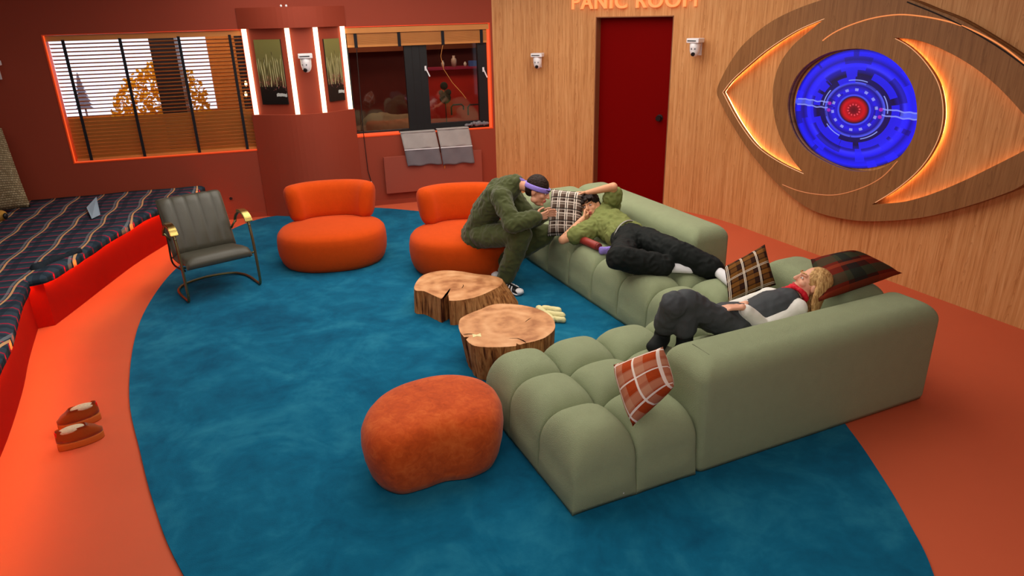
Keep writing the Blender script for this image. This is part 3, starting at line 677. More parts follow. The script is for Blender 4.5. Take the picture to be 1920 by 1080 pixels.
# each glyph is a sign letter of its own mesh island; keep the sign as one thing with letter parts
sign = empty('neon_sign', Vector(((L0.x + L1.x) / 2, (L0.y + L1.y) / 2, zb)), 'glowing orange PANIC ROOM letters above the dark red door', 'sign')
b_ = bmesh.new(); b_.from_mesh(me)
Mx = Matrix(((DP.x, 0, NP.x, L0.x), (DP.y, 0, NP.y, L0.y), (0, 1, 0, zb), (0, 0, 0, 1)))
seen = set(); isl = []
for v in b_.verts:
    if v in seen: continue
    st = [v]; comp = []
    seen.add(v)
    while st:
        q = st.pop(); comp.append(q)
        for e in q.link_edges:
            p = e.other_vert(q)
            if p not in seen: seen.add(p); st.append(p)
    isl.append(comp)
isl.sort(key=lambda c_: min(v.co.x for v in c_))
for comp in isl:
    nb = bmesh.new(); mp = {}
    for v in comp: mp[v] = nb.verts.new(Mx @ Vector(((v.co.x - min(xs)) * k_, v.co.y * k_, v.co.z)))
    for fc in {f_ for v in comp for f_ in v.link_faces}: nb.faces.new([mp[v] for v in fc.verts])
    keepw(obj('letter', nb, M['letter']), sign)
b_.free()

# ------------------------------------------------------------------ the eye relief on the wood wall
TH = .095
def S(px, py, off=TH):
    X = onpl(px, py, W0 + NW * off, NW); return Vector(((X - W0).dot(DW), X.z))
def sm(pts, n=6, closed=False): return [Vector((p.x, p.y)) for p in cr([Vector((q.x, q.y, 0)) for q in pts], n, closed)]
def eye_slab(name, outer, holes, o0, o1, mat):
    cu = bpy.data.curves.new(name, 'CURVE'); cu.dimensions = '2D'; cu.fill_mode = 'BOTH'; cu.extrude = (o1 - o0) / 2
    for lp in [outer] + holes:
        sp = cu.splines.new('POLY'); sp.points.add(len(lp) - 1); sp.use_cyclic_u = True
        for i, p in enumerate(lp): sp.points[i].co = (p.x, p.y, 0, 1)
    ob_ = bpy.data.objects.new('tmp', cu); sc.collection.objects.link(ob_); dg = bpy.context.evaluated_depsgraph_get()
    me = bpy.data.meshes.new_from_object(ob_.evaluated_get(dg), depsgraph=dg); bpy.data.objects.remove(ob_)
    b_ = bmesh.new(); b_.from_mesh(me); uvl = b_.loops.layers.uv.verify()
    bmesh.ops.remove_doubles(b_, verts=b_.verts, dist=1e-5)
    for f_ in b_.faces:
        for l_ in f_.loops: l_[uvl].uv = (l_.vert.co.x + 40, l_.vert.co.y)
    for v in b_.verts: v.co = Wp(v.co.x, v.co.y, (o0 + o1) / 2 + v.co.z)
    me.materials.clear()
    return obj(name, b_, mat)
almond = sm([S(*p) for p in ((1344, 171), (1352, 148), (1372, 112), (1398, 79), (1450, 38), (1528, 4), (1620, -16), (1699, -2), (1752, 18), (1800, 37), (1860, 72), (1920, 112), (1990, 168), (2050, 240), (2000, 292), (1920, 345), (1886, 362), (1809, 388), (1728, 408), (1646, 415), (1585, 411), (1520, 393), (1463, 350), (1410, 290), (1372, 232), (1350, 190))], 4, True)
cl_ = sm([S(*p) for p in ((1355, 173), (1373, 150), (1407, 119), (1443, 90), (1495, 57), (1546, 35))], 5)[:-1] + sm([S(*p) for p in ((1546, 35), (1518, 58), (1486, 86), (1462, 120), (1450, 160), (1450, 205), (1460, 250), (1480, 290), (1507, 326))], 4)[:-1] + sm([S(*p) for p in ((1507, 326), (1463, 305), (1422, 277), (1395, 244), (1374, 210), (1355, 173))], 5)[:-1]
crr = sm([S(*p) for p in ((1674, 70), (1722, 76), (1770, 94), (1820, 122), (1868, 160), (1919, 214), (1955, 262))], 5)[:-1] + sm([S(*p) for p in ((1955, 262), (1919, 283), (1862, 312), (1800, 342), (1740, 366), (1690, 379), (1634, 384))], 5)[:-1] + sm([S(*p) for p in ((1634, 384), (1684, 352), (1728, 312), (1758, 262), (1768, 212), (1760, 160), (1735, 118), (1705, 88), (1674, 70))], 5)[:-1]
rim = [S(*p) for p in ((1477, 212), (1478, 180), (1490, 148), (1512, 122), (1545, 102), (1580, 93), (1618, 92), (1655, 102), (1688, 126), (1710, 160), (1719, 200), (1717, 240), (1703, 274), (1680, 300), (1650, 316), (1615, 322), (1580, 317), (1545, 303), (1512, 282), (1488, 250))]
hole = sm(rim, 4, True)
eye = empty('eye_emblem', Wp(1.6, 1.0, .05), 'large carved wooden eye emblem with glowing crescents on the oak wall', 'emblem')
def grow(loop, k):
    n = len(loop); ar = sum(loop[i].x * loop[(i + 1) % n].y - loop[(i + 1) % n].x * loop[i].y for i in range(n)); sg = 1 if ar > 0 else -1
    out = []
    for i in range(n):
        d = (loop[(i + 1) % n] - loop[i - 1]).normalized(); out.append(loop[i] + Vector((d.y, -d.x)) * sg * k)
    return out
LIP = .055
clg, crg = grow(cl_, .042), grow(crr, .042)
keepw(eye_slab('eye_panel', almond, [cl_, crr, hole], LIP, TH, M['wood_dk']), eye)
keepw(eye_slab('panel_backing', almond, [clg, crg, hole], .0015, LIP - .0005, M['wood_dk']), eye)
def stripline(name, pts, off, r, mat, flat=None):
    bm = bmesh.new(); tube(bm, [Wp(p.x, p.y, off) for p in pts], r, 6, False, flat); return keepw(obj(name, bm, mat), eye)
def inset(loop, k):
    c = Vector((sum(p.x for p in loop) / len(loop), sum(p.y for p in loop) / len(loop)))
    return c
n1 = 26
gl, gr = grow(cl_, .032), grow(crr, .032)
stripline('led_strip', gl[-24:] + gl[:24], .018, .007, M['led_warm'])
stripline('led_strip', gr[62:], .018, .007, M['led_warm'])
stripline('led_strip', gr[31:59], .018, .007, M['led_warm'])
stripline('led_strip', gr[4:26], .018, .005, M['led_warm'])
stripline('lit_edge', [p + Vector((-.001, 0)) for p in (cl_[-25:] + cl_[:26])], TH - .002, .0035, glow('edge_glow', (1, .50, .24, 1), .95))  # glowing beads on the lips imitate edges lit by the hidden LEDs
stripline('lit_edge', crr[61:], TH - .002, .0035, glow('edge_glow', (1, .45, .20, 1), .8))
g1 = sm([S(*p) for p in ((1478, 212), (1482, 168), (1495, 134), (1520, 98), (1561, 63), (1618, 39), (1675, 28), (1724, 30), (1781, 41), (1829, 59), (1878, 86), (1920, 118), (1960, 150))], 5)
stripline('groove_light', g1[18:], TH + .001, .006, glow('amber_groove', (1, .30, .08, 1), .9))
g2 = sm([S(*p) for p in ((1467, 346), (1495, 357), (1530, 364), (1570, 365), (1617, 352), (1654, 332), (1683, 302))], 5)
stripline('groove_light', g2, TH + .001, .005, glow('amber_groove_dim', (1, .30, .09, 1), .55))
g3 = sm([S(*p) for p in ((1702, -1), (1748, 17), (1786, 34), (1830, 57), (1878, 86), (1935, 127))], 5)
stripline('painted_shadow_line', [p + Vector((0, -.02)) for p in g3], TH + .001, .006, M['cord'])  # dark bead drawn as the shadow along the panel's upper edge
# screen
ctr = S(1612, 203, .012); rx = .70; rz = .615
bm = bmesh.new(); uvl = bm.loops.layers.uv.new('UVMap')
cx = sum(p.x for p in hole) / len(hole); cz = sum(p.y for p in hole) / len(hole)
N_ = 64; hx = (max(p.x for p in hole) - min(p.x for p in hole)) / 2; hz = (max(p.y for p in hole) - min(p.y for p in hole)) / 2
cS = Vector((cx - .02, cz))
vs = [bm.verts.new(Wp(cS.x + math.cos(2 * PI * i / N_) * hx * .985, cS.y + math.sin(2 * PI * i / N_) * hz * .985, .012)) for i in range(N_)]
f = bm.faces.new(vs)
# rings for clean UVs
for l_, i in zip(f.loops, range(N_)): l_[uvl].uv = (math.cos(2 * PI * i / N_), math.sin(2 * PI * i / N_))
vb = [bm.verts.new(Wp(cS.x + math.cos(2 * PI * i / N_) * hx * .985, cS.y + math.sin(2 * PI * i / N_) * hz * .985, .002)) for i in range(N_)]
for i in range(N_):
    j = (i + 1) % N_; ff = bm.faces.new((vs[j], vs[i], vb[i], vb[j]))
    for l_ in ff.loops: l_[uvl].uv = (1.2, 1.2)
o = keepw(obj('iris_screen', bm, M['screen'], recalc=False), eye); tag(o, 'glowing blue round screen with a red pupil')

# ------------------------------------------------------------------ PTZ cameras
def ptz(base, d, nrm, s, label, lensdir):
    """base: wall point behind the housing, d: along wall, nrm: out of wall"""
    root = empty('ptz_camera', base, label, 'security camera', 'white dome cameras on the walls')
    bm = bmesh.new(); box(bm, base - d * .03 * s + Zv * -.10 * s, d * .06 * s, nrm * .012, Zv * .2 * s); box(bm, base - d * .02 * s + Zv * .03 * s, d * .04 * s, nrm * .07 * s, Zv * .03 * s)
    keepw(obj('wall_bracket', bm, M['white']), root)
    bm = bmesh.new(); o = base + nrm * .05 * s
    box(bm, o - d * .085 * s + Zv * .055 * s, d * .17 * s, nrm * .15 * s, Zv * .055 * s); bevel_all(bm, .008 * s, 3); keepw(obj('housing', bm, M['white']), root)
    bm = bmesh.new(); box(bm, o - d * .07 * s + nrm * .1495 * s + Zv * .074 * s, d * .12 * s, nrm * .003, Zv * .012 * s); keepw(obj('black_slot', bm, M['black']), root)
    bm = bmesh.new(); c = o + nrm * .075 * s
    def ring(z, r): return [c + Zv * z * s + (d * math.cos(2 * PI * i / 20) + nrm * math.sin(2 * PI * i / 20)) * r * s for i in range(20)]
    loft(bm, [ring(.055, .066), ring(0, .064), ring(-.04, .062), ring(-.075, .052), ring(-.1, .034), ring(-.112, .012)]); keepw(obj('pan_body', bm, M['white'], smooth=True), root)
    l_ = Vector(lensdir).normalized(); lc = c + Zv * -.055 * s
    bm = bmesh.new(); side = l_.cross(Zv).normalized(); up_ = side.cross(l_)
    loft(bm, [[lc + l_ * k * s + (side * math.cos(2 * PI * i / 16) + up_ * math.sin(2 * PI * i / 16)) * r * s for i in range(16)] for k, r in ((.03, .024), (.068, .024), (.07, .018))]); keepw(obj('lens', bm, M['black']), root)
    bm = bmesh.new(); box(bm, c + l_ * .055 * s + side * -.03 * s + Zv * .0 * s, side * .06 * s, l_ * .012 * s, Zv * .02 * s); keepw(obj('grille', bm, M['grey']), root)
    return root
q = (A(-2.49, 1.95, .215))
ptz(Vector((A(-2.475, 1.955, .216))), DA, NA, 1.0, 'white dome camera on the terracotta column between the strip lights', (-.1, -1, -.5))
i1 = min(range(len(left)), key=lambda i: abs(ray(1012, 115).xy.normalized().angle(left[i].xy.normalized())))
b1_ = left[i1].copy(); dd = (left[min(i1 + 1, len(left) - 1)] - left[i1 - 1]).normalized(); nn = Vector((dd.y, -dd.x, 0)); b1_.z = onpl(1012, 113, b1_, nn).z
ptz(b1_, dd, nn, .9, 'white dome camera on the oak wall left of the red door', (-.3, -1, -.5))
b3 = onpl(1316, 90, W0 + DW * -.25, (Vector((-.75, -.66, 0)))); b3 = None
best = min(((abs(ray(1314, 90).xy.normalized().angle(p.xy.normalized())), i) for i, p in enumerate(right)))[1]
p3 = right[best].copy(); dd = (right[best + 1] - right[best - 1]).normalized(); nn = Vector((dd.y, -dd.x, 0)); nn = -nn if nn.x > 0 else nn
p3.z = onpl(1314, 88, p3, nn).z
ptz(p3, dd, nn, .95, 'white dome camera on the oak wall between the door and the eye', (-.7, -1, -.5))
pl_ = onpl(-6, 132, A(0, 0, 0), NA)
ptz(pl_, DA, NA, 1.0, 'white dome camera at the left edge, mounted on the terracotta wall', (.4, -1, -.5))

# heater panel, towels, crumpled film, socket
bm = bmesh.new(); z0_ = .17; box(bm, A(-1.61, .165, .03), DA * 1.38, NA * .035, Zv * .51); bevel_all(bm, .004, 2)
tag(obj('wall_heater', bm, M['panelpaint']), 'flat terracotta heating panel mounted low under the right window', 'heater')
def towel(a0_, a1_, z0_, z1_, sh, lab):
    root = empty('towel', A((a0_ + a1_) / 2, z0_, .03), lab, 'towel', 'grey towels on the window sill')
    nx, nz = 18, 22
    def P(i, k, back):
        u = i / nx; v = k / nz; a_ = a0_ + (a1_ - a0_) * u + sh * (1 - v)
        off = .030 + .010 * math.sin(u * 9 + v * 2) * (1 - v) + .055 * min(1, (1 - v) * 2.2) + .008 * noise.noise(Vector((u * 3, v * 3, a0_)))
        return A(a_, z0_ + (z1_ - z0_) * v + .008 * math.sin(u * 12), off + (.0 if back else .012))
    for nm, k0, k1, m in (('upper_half', 11, nz, plain('light_grey_terry', rgb(160, 152, 148), .95, bs=.5, bscale=150)), ('lower_half', 0, 11, plain('slate_grey_terry', rgb(112, 106, 110), .95, bs=.5, bscale=150))):
        bm = bmesh.new(); F_ = [[bm.verts.new(P(i, k, 0)) for i in range(nx + 1)] for k in range(k0, k1 + 1)]; Bk = [[bm.verts.new(P(i, k, 1)) for i in range(nx + 1)] for k in range(k0, k1 + 1)]
        for k in range(k1 - k0):
            for i in range(nx):
                bm.faces.new((F_[k][i], F_[k][i + 1], F_[k + 1][i + 1], F_[k + 1][i])); bm.faces.new((Bk[k][i], Bk[k + 1][i], Bk[k + 1][i + 1], Bk[k][i + 1]))
            for G in (0, nx): bm.faces.new((F_[k][G], F_[k + 1][G], Bk[k + 1][G], Bk[k][G]))
        for G in (0, k1 - k0):
            for i in range(nx): bm.faces.new((F_[G][i], F_[G][i + 1], Bk[G][i + 1], Bk[G][i]))
        keepw(obj(nm, bm, m, smooth=True), root)
    bm = bmesh.new(); box(bm, P(0, 11, 0) + NA * .002 + Zv * -.006, P(nx, 11, 0) - P(0, 11, 0), NA * .006, Zv * .012); keepw(obj('hem_stripe', bm, M['white']), root)
    bm = bmesh.new(); box(bm, A(a0_, z1_ - .01, -.05), DA * (a1_ - a0_), NA * .105, Zv * .014); bevel_all(bm, .006, 2); keepw(obj('folded_top', bm, plain('grey_terry_fold', rgb(165, 158, 154), .95)), root)
towel(-1.35, -.87, .53, .985, .06, 'grey two-tone towel over the sill below the window, left one')
towel(-.845, -.395, .51, .995, .05, 'grey two-tone towel over the sill below the window, right one')
bm = bmesh.new()
for k in range(9): ell(bm, A(-.40 + k * .035, 1.01 + rnd.uniform(0, .03), -.03 + rnd.uniform(-.02, .02)), DA * rnd.uniform(.02, .04), NA * .03, Zv * rnd.uniform(.015, .035), 7, 5)
tag(obj('crumpled_cloth', bm, plain('grey_crumple', rgb(120, 115, 120), .5, var=.5, nscale=40)), 'crumpled grey cloth on the right end of the window sill', 'cloth')
sp_ = onpl(433, 372, A(0, 0, 0), NA); bm = bmesh.new(); box(bm, sp_ - DA * .03 - Zv * .03, DA * .06, NA * .008, Zv * .06); bevel_all(bm, .004, 2)
so = empty('wall_socket', sp_, 'small dark wall socket low on the terracotta wall', 'socket'); keepw(obj('plate', bm, M['wall']), so)
bm = bmesh.new(); loft(bm, [[sp_ + NA * o_ + (DA * math.cos(2 * PI * i / 14) + Zv * math.sin(2 * PI * i / 14)) * r2 for i in range(14)] for o_, r2 in ((.006, .02), (.0095, .02))]); keepw(obj('socket_hole', bm, M['socket']), so)
p_ = A(-.78, .455, .07); bm = bmesh.new(); box(bm, p_, DA * .012, NA * .01, Zv * .05); 
tag(obj('hanging_tag', bm, M['sole']), 'small tan tag hanging below the right grey towel', 'tag')

# ------------------------------------------------------------------ rug
rp = [(-1.62, 2.65), (-2.0, 3.17), (-2.33, 3.69), (-2.72, 4.34), (-3.12, 5.21), (-3.39, 6.0), (-3.57, 6.9), (-3.60, 7.7), (-3.56, 8.3), (-3.45, 8.72), (-3.27, 9.03), (-2.95, 9.18), (-2.4, 9.35), (-1.9, 9.42), (-1.22, 9.17), (-.5, 8.85), (.3, 8.35), (1.0, 7.7), (1.6, 6.8), (1.95, 5.8), (2.08, 4.8), (2.09, 3.79), (2.05, 3.22), (2.0, 2.86), (1.93, 2.53), (1.7, 1.9), (1.1, 1.35), (.2, 1.2), (-.7, 1.6)]
bm = bmesh.new(); pts = cr([Vector((x_, y_, 0)) for x_, y_ in rp], 6, True)
bt = [bm.verts.new(p + Zv * .0005) for p in pts]; tp = [bm.verts.new(p + Zv * .014) for p in pts]
for i in range(len(pts)):
    j = (i + 1) % len(pts); bm.faces.new((bt[i], bt[j], tp[j], tp[i]))
bm.faces.new(tp); bm.faces.new(bt[::-1])
rug = obj('rug', bm, M['rug']); tag(rug, 'large rounded teal blue rug covering the middle of the floor', 'rug')
RZ = .014

# ------------------------------------------------------------------ bench along the wall
zb_ = .455
front1 = [Vector((p[0], p[1], 0)) for p in ((-3.98, 9.16), (-4.03, 8.6), (-4.10, 8.01), (-4.13, 7.3), (-4.10, 6.6), (-4.07, 6.11), (-4.05, 5.69))]
front2 = [Vector((p[0], p[1], 0)) for p in ((-4.16, 5.62), (-3.86, 5.02), (-3.56, 4.46), (-3.21, 3.72), (-2.9, 2.9), (-2.65, 2.0))]
f1 = cr(front1, 5, False); f2 = cr(front2, 5, False)
backp = [Vector((-6.9, 2.0, 0)), Vector((-6.9, 8.10, 0)), A(-4.2, 0, .004), ]
bench = empty('built_in_bench', (-5.2, 7.2, 0), 'curved red-orange built-in bench below the blind-covered window', 'bench')
bm = bmesh.new(); pl2 = f1 + f2 + [Vector((-6.95, 2.0, 0)), A(-6.9, 0, .01), A(-4.15, 0, .01)]
bt = [bm.verts.new(p) for p in pl2]; tp = [bm.verts.new(p + Zv * zb_) for p in pl2]
for i in range(len(pl2)):
    j = (i + 1) % len(pl2); bm.faces.new((bt[i], bt[j], tp[j], tp[i]))
bm.faces.new(tp); keepw(obj('bench_base', bm, M['bench']), bench)
def offs(P, k):
    out = []
    for i, p in enumerate(P):
        d = P[min(i + 1, len(P) - 1)] - P[max(i - 1, 0)]; out.append(p + Vector((-d.y, d.x, 0)).normalized() * k)
    return out
for P in (f1, f2):
    bm = bmesh.new(); tube(bm, [p + Zv * (zb_ - .035) for p in offs(P, .02)], .008, 6); keepw(obj('led_strip', bm, M['led_or']), bench)
# blanket: drapes over the nose
def blanket():
    bm = bmesh.new(); lip = offs(f1 + f2, .045); ctr_ = offs(f1 + f2, -.02)
    n = len(lip); cols = []
    backs = []
    for i, p in enumerate(ctr_):
        # line to the back boundary (wall or left side)
        t_ = i / (n - 1)
        q = A(-4.1 - 3.0 * min(1, t_ * 1.35), 0, .02) if t_ < .62 else Vector((-6.93, 7.6 - (t_ - .62) / .38 * 5.4, 0))
        backs.append(q)
    R_ = []
    for i in range(n):
        row = []
        dr = .05 + .03 * noise.noise(Vector((i * .35, 0, 0)))
        row.append(lip[i] + Zv * (zb_ - dr)); row.append(lip[i] + Zv * (zb_ + .0)); row.append(lip[i] * .5 + ctr_[i] * .5 + Zv * (zb_ + .022))
        for k in range(1, 15):
            q = ctr_[i].lerp(backs[i], (k - 1) / 13 if k > 1 else 0)
            row.append(q + Zv * (zb_ + .028 + .012 * noise.noise(Vector((q.x * 2.2, q.y * 2.2, 1)))))
        R_.append([bm.verts.new(p) for p in row])
    for i in range(n - 1):
        for k in range(len(R_[0]) - 1): bm.faces.new((R_[i][k], R_[i + 1][k], R_[i + 1][k + 1], R_[i][k + 1]))
    m_ = len(R_[0])
    B_ = [[bm.verts.new(v.co - Zv * .008) for v in row] for row in R_]
    for i in range(n - 1):
        for k in range(m_ - 1): bm.faces.new((B_[i][k], B_[i][k + 1], B_[i + 1][k + 1], B_[i + 1][k]))
        for k in (0, m_ - 1): bm.faces.new((R_[i][k], R_[i + 1][k], B_[i + 1][k], B_[i][k]))
    for i in (0, n - 1):
        for k in range(m_ - 1): bm.faces.new((R_[i][k], R_[i][k + 1], B_[i][k + 1], B_[i][k]))
    return bm
o = obj('plaid_blanket', blanket(), M['blanket'], smooth=True); tag(o, 'navy plaid blanket with red and tan lines spread over the bench', 'blanket')
# folded blanket roll lump at the corner
bm = bmesh.new(); cpt = onz(72, 510, zb_)
limb(bm, onz(66, 505, zb_ + .02), onz(150, 470, zb_ + .03), (.05, .035), (.03, .02)); limb(bm, onz(66, 508, zb_ - .01), onz(84, 512, zb_ - .02), .05, .04)
tag(fuse('dark_cloth_lump', bm, plain('navy_cloth', rgb(24, 36, 46), .9), None, .01, 5, .008, 14), 'dark navy bunched cloth at the bend of the plaid bench', 'cloth')

# ------------------------------------------------------------------ pillows
def pillow(name, TL, TR, BR, BL, th, mat, label, cat='pillow', flat=.5, n=22, pinch=.03, par=None, nflip=1):
    TL, TR, BR, BL = map(Vector, (TL, TR, BR, BL)); c0 = (TL + TR + BR + BL) / 4
    nrm = ((TR - BL).cross(TL - BR)).normalized() * nflip
    bm = bmesh.new(); uvl = bm.loops.layers.uv.new('UVMap')
    def P(i, j, sgn):
        u = i / n * 2 - 1; v = j / n * 2 - 1
        k = pinch
        uu = u * (1 - k * (1 - v * v) * 1.0 * abs(u) ** 3 * .5) if False else u * (1 - k * .5 * (1 - v * v) * 0 - 0)
        # edges pulled in between the corners
        uu = u * (1 - k * (1 - v * v) * (u * u)); vv = v * (1 - k * (1 - u * u) * (v * v))
        a_ = (uu + 1) / 2; b__ = (vv + 1) / 2
        p = (BL * (1 - a_) + BR * a_) * (1 - b__) + (TL * (1 - a_) + TR * a_) * b__
        h = ((1 - u ** 4) * (1 - v ** 4)) ** .5
        h *= .62 + .38 * (1 - .5 * (u * u + v * v))
        h += .04 * noise.noise(Vector((u * 2.2, v * 2.2, th * 30 + sgn))) * h
        return p + nrm * sgn * h * th / 2
    def sheet(sgn):
        V = [[bm.verts.new(P(i, j, sgn)) for i in range(n + 1)] for j in range(n + 1)]
        for j in range(n):
            for i in range(n):
                f_ = bm.faces.new((V[j][i], V[j][i + 1], V[j + 1][i + 1], V[j + 1][i]))
                for l_, (a_, b__) in zip(f_.loops, ((i, j), (i + 1, j), (i + 1, j + 1), (i, j + 1))): l_[uvl].uv = (a_ / n, b__ / n)
    sheet(1); sheet(-1); bmesh.ops.remove_doubles(bm, verts=bm.verts, dist=.0008)
    for v in bm.verts: v.co -= c0
    o = obj(name, bm, mat, smooth=True); o.location = c0; tag(o, label, cat, 'scatter pillows'); return o

# ------------------------------------------------------------------ sectional sofa
F0 = onz(1073, 973); tS = math.radians(66); E1 = Vector((math.sin(tS), math.cos(tS), 0)); E2 = Vector((-math.cos(tS), math.sin(tS), 0))
def U(u, v, z=0.0): return F0 + E1 * u + E2 * v + Zv * z
sofa = empty('sectional_sofa', U(1.3, 1.6), 'sage green U-shaped sectional sofa with domed seat cushions', 'sofa')
SB = RZ + .004
def puff(u0, u1, v0, v1, out='', zt=.468, zl=.20):
    def fall(x_, a_, b__):
        w_ = 1 if (a_ if x_ < 0 else b__) in out else .5
        return 1 - w_ * (1 - max(0, 1 - abs(x_) ** 3.4) ** .44)
    bm = bmesh.new(); n = 20; uc, vc, hu, hv = (u0 + u1) / 2, (v0 + v1) / 2, (u1 - u0) / 2, (v1 - v0) / 2
    sn = [math.sin(PI / 2 * (i / n * 2 - 1)) for i in range(n + 1)]
    V = []
    for j in range(n + 1):
        row = []
        for i in range(n + 1):
            x_, y_ = sn[i], sn[j]
            h = fall(x_, 'l', 'r') * fall(y_, 'b', 't') * (1 - .05 * (x_ * x_ + y_ * y_))
            kk = 1 - .05 * (abs(x_) * abs(y_)) ** 8; row.append(bm.verts.new(U(uc + x_ * hu * kk, vc + y_ * hv * kk, zl + (zt - zl) * h)))
        V.append(row)
    for j in range(n):
        for i in range(n): bm.faces.new((V[j][i], V[j][i + 1], V[j + 1][i + 1], V[j + 1][i]))
    border = [(V[0][i], (0, -1)) for i in range(n)] + [(V[j][n], (1, 0)) for j in range(n)] + [(V[n][n - i], (0, 1)) for i in range(n)] + [(V[n - j][0], (-1, 0)) for j in range(n)]
    prev = [b__[0] for b__ in border]
    border = [(vt, None, ((vt.co - F0).dot(E1) - uc) / hu, ((vt.co - F0).dot(E2) - vc) / hv) for vt, _ in border]
    for zz, bul, ck in ((.16, .012, .8), (.11, .013, .5), (.05, .006, .2), (SB, -.004, 0)):
        ring = []
        for k, (vt, _, lu, lv) in enumerate(border):
            m1 = max(abs(lu), abs(lv)); lu2, lv2 = lu / m1, lv / m1; cm = min(abs(lu2), abs(lv2))
            e = bul * (1 - cm ** 4); kk = 1 - .05 * cm ** 8 * ck
            q = U(uc + lu2 * kk * (hu + (e if abs(lu2) > .999 else 0)), vc + lv2 * kk * (hv + (e if abs(lv2) > .999 else 0)), zz)
            ring.append(bm.verts.new(q))
        m_ = len(ring)
        for k in range(m_): bm.faces.new((prev[k], prev[(k + 1) % m_], ring[(k + 1) % m_], ring[k]))
        prev = ring
    bm.faces.new(prev)
    keepw(obj('seat_cushion', bm, M['sage'], smooth=True), sofa)
ug = [0, .4, .8, 1.2, 1.56]; vg = [0, .41, .81, 1.2]
G = .0
for i in range(2): puff(ug[i], ug[i + 1], vg[0], vg[1], 'lb' if i == 0 else 'b')
for j in (1, 2):
    for i in range(4): puff(ug[i], ug[i + 1], vg[j], vg[j + 1], ('l' if i == 0 else '') + ('t' if j == 2 else ''))
vv_ = [.41, .81, 1.2, 1.62, 2.04, 2.47, 2.9, 3.33, 3.74]
for j in range(8):
    puff(1.56, 1.94, vv_[j], vv_[j + 1], 'l' if j > 1 else ''); puff(1.94, 2.32, vv_[j], vv_[j + 1])
def backblock(u0, u1, v0, v1, z1, rt_, rv, name='backrest'):
    """rounded block: stacked rounded-rectangle rings, the top rolled over with radius rt_"""
    def ring(ins, z):
        r = max(rv - ins * .25, .02) + ins * .35; pts = []; a0_, a1_, b0_, b1_ = u0 + ins, u1 - ins, v0 + ins, v1 - ins
        r = min(r, (a1_ - a0_) / 2.01, (b1_ - b0_) / 2.01)
        for cx_, cy_, st in ((a1_ - r, b1_ - r, 0), (a0_ + r, b1_ - r, 1), (a0_ + r, b0_ + r, 2), (a1_ - r, b0_ + r, 3)):
            for k in range(9):
                a_ = PI / 2 * (st + k / 8); pts.append(U(cx_ + r * math.cos(a_), cy_ + r * math.sin(a_), z))
            # straight run subdivisions come from the next corner
        return pts
    rs = [ring(.006, SB), ring(.0, .05)] + [ring(0, .05 + (z1 - rt_ - .05) * k / 6) for k in range(1, 7)]
    for k in range(1, 11):
        a_ = PI / 2 * k / 10; rs.append(ring(rt_ * (1 - math.cos(a_)), z1 - rt_ + rt_ * math.sin(a_)))
    mm = min(u1 - u0, v1 - v0) / 2 - .01
    rs.append(ring(min(mm, rt_ + .03), z1 + .004)); rs.append(ring(mm, z1 + .006))
    bm = bmesh.new(); loft(bm, rs)
    return keepw(obj(name, bm, M['sage'], smooth=True), sofa)
backblock(.81, 2.70, 0, .385, .70, .12, .045)
backblock(2.31, 2.70, .39, 1.22, .70, .12, .06)
backblock(2.31, 2.70, 2.0, 4.1, .70, .12, .045)
backblock(1.56, 2.305, 3.72, 4.1, .70, .12, .045)
# seams of the near block: thin piping
bm = bmesh.new(); tube(bm, [U(.925, .05, .672), U(.925, .12, .697), U(.925, .26, .699), U(.925, .34, .672)], .0025, 6); keepw(obj('seam', bm, plain('sage_seam', rgb(90, 94, 70), .9)), sofa)
bm = bmesh.new(); ell(bm, onpl(1168, 923, U(0, 0, 0), -E2) - E2 * .004, E1 * .006, E2 * .004, Zv * .009, 8, 6); keepw(obj('loose_tag', bm, M['white']), sofa)

# pillows on the sofa
pillow('plaid_pillow', onz(1034, 354, .86), onz(1094, 360, .86), onz(1090, 445, .47), onz(1026, 443, .47), .17, M['plaid_brown'], 'brown, black and white plaid pillow behind the reclining man\'s head')
pillow('plaid_pillow', onz(1358, 500, .70), onz(1434, 458, .84), onz(1455, 534, .60), onz(1366, 570, .455), .17, M['plaid_mustard'], 'brown and mustard plaid pillow standing at the sofa corner beside the socked feet')
pillow('plaid_pillow', onz(1520, 486, .80), onz(1600, 470, .95), onz(1692, 512, .74), onz(1535, 566, .70), .2, M['plaid_dark'], 'large dark red and green plaid pillow under the blonde woman\'s head')
pillow('plaid_pillow', onz(1150, 684, .66), onz(1243, 650, .86), onz(1264, 724, .66), onz(1186, 800, .46), .25, M['plaid_orange'], 'orange and white checked pillow leaning on the backrest end near the pouf')
pw = pillow('wool_pillow', onpl(-30, 225, A(0, 0, .35), NA), onpl(3, 240, A(0, 0, .35), NA), onpl(58, 388, A(0, 0, .62), NA), onpl(-40, 405, A(0, 0, .62), NA), .16, M['wovenwool'], 'chunky beige woven pillow leaning on the wall at the left edge')
bm = bmesh.new(); limb(bm, onz(-40, 408, zb_ + .1), onz(2, 404, zb_ + .09), .07, .06)
bo = empty('bolster', onz(-15, 406, zb_ + .02), 'small mustard bolster with a black end at the left edge of the bench', 'cushion'); fuse('bolster_cover', bm, M['tan'], bo, .01, 3)
bm = bmesh.new(); c = onz(6, 404, zb_ + .09); ell(bm, c + Vector((.045, -.03, 0)), Vector((.02, 0, 0)), Vector((0, .03, 0)), Zv * .035); keepw(obj('bolster_end', bm, M['black'], smooth=True), bo)
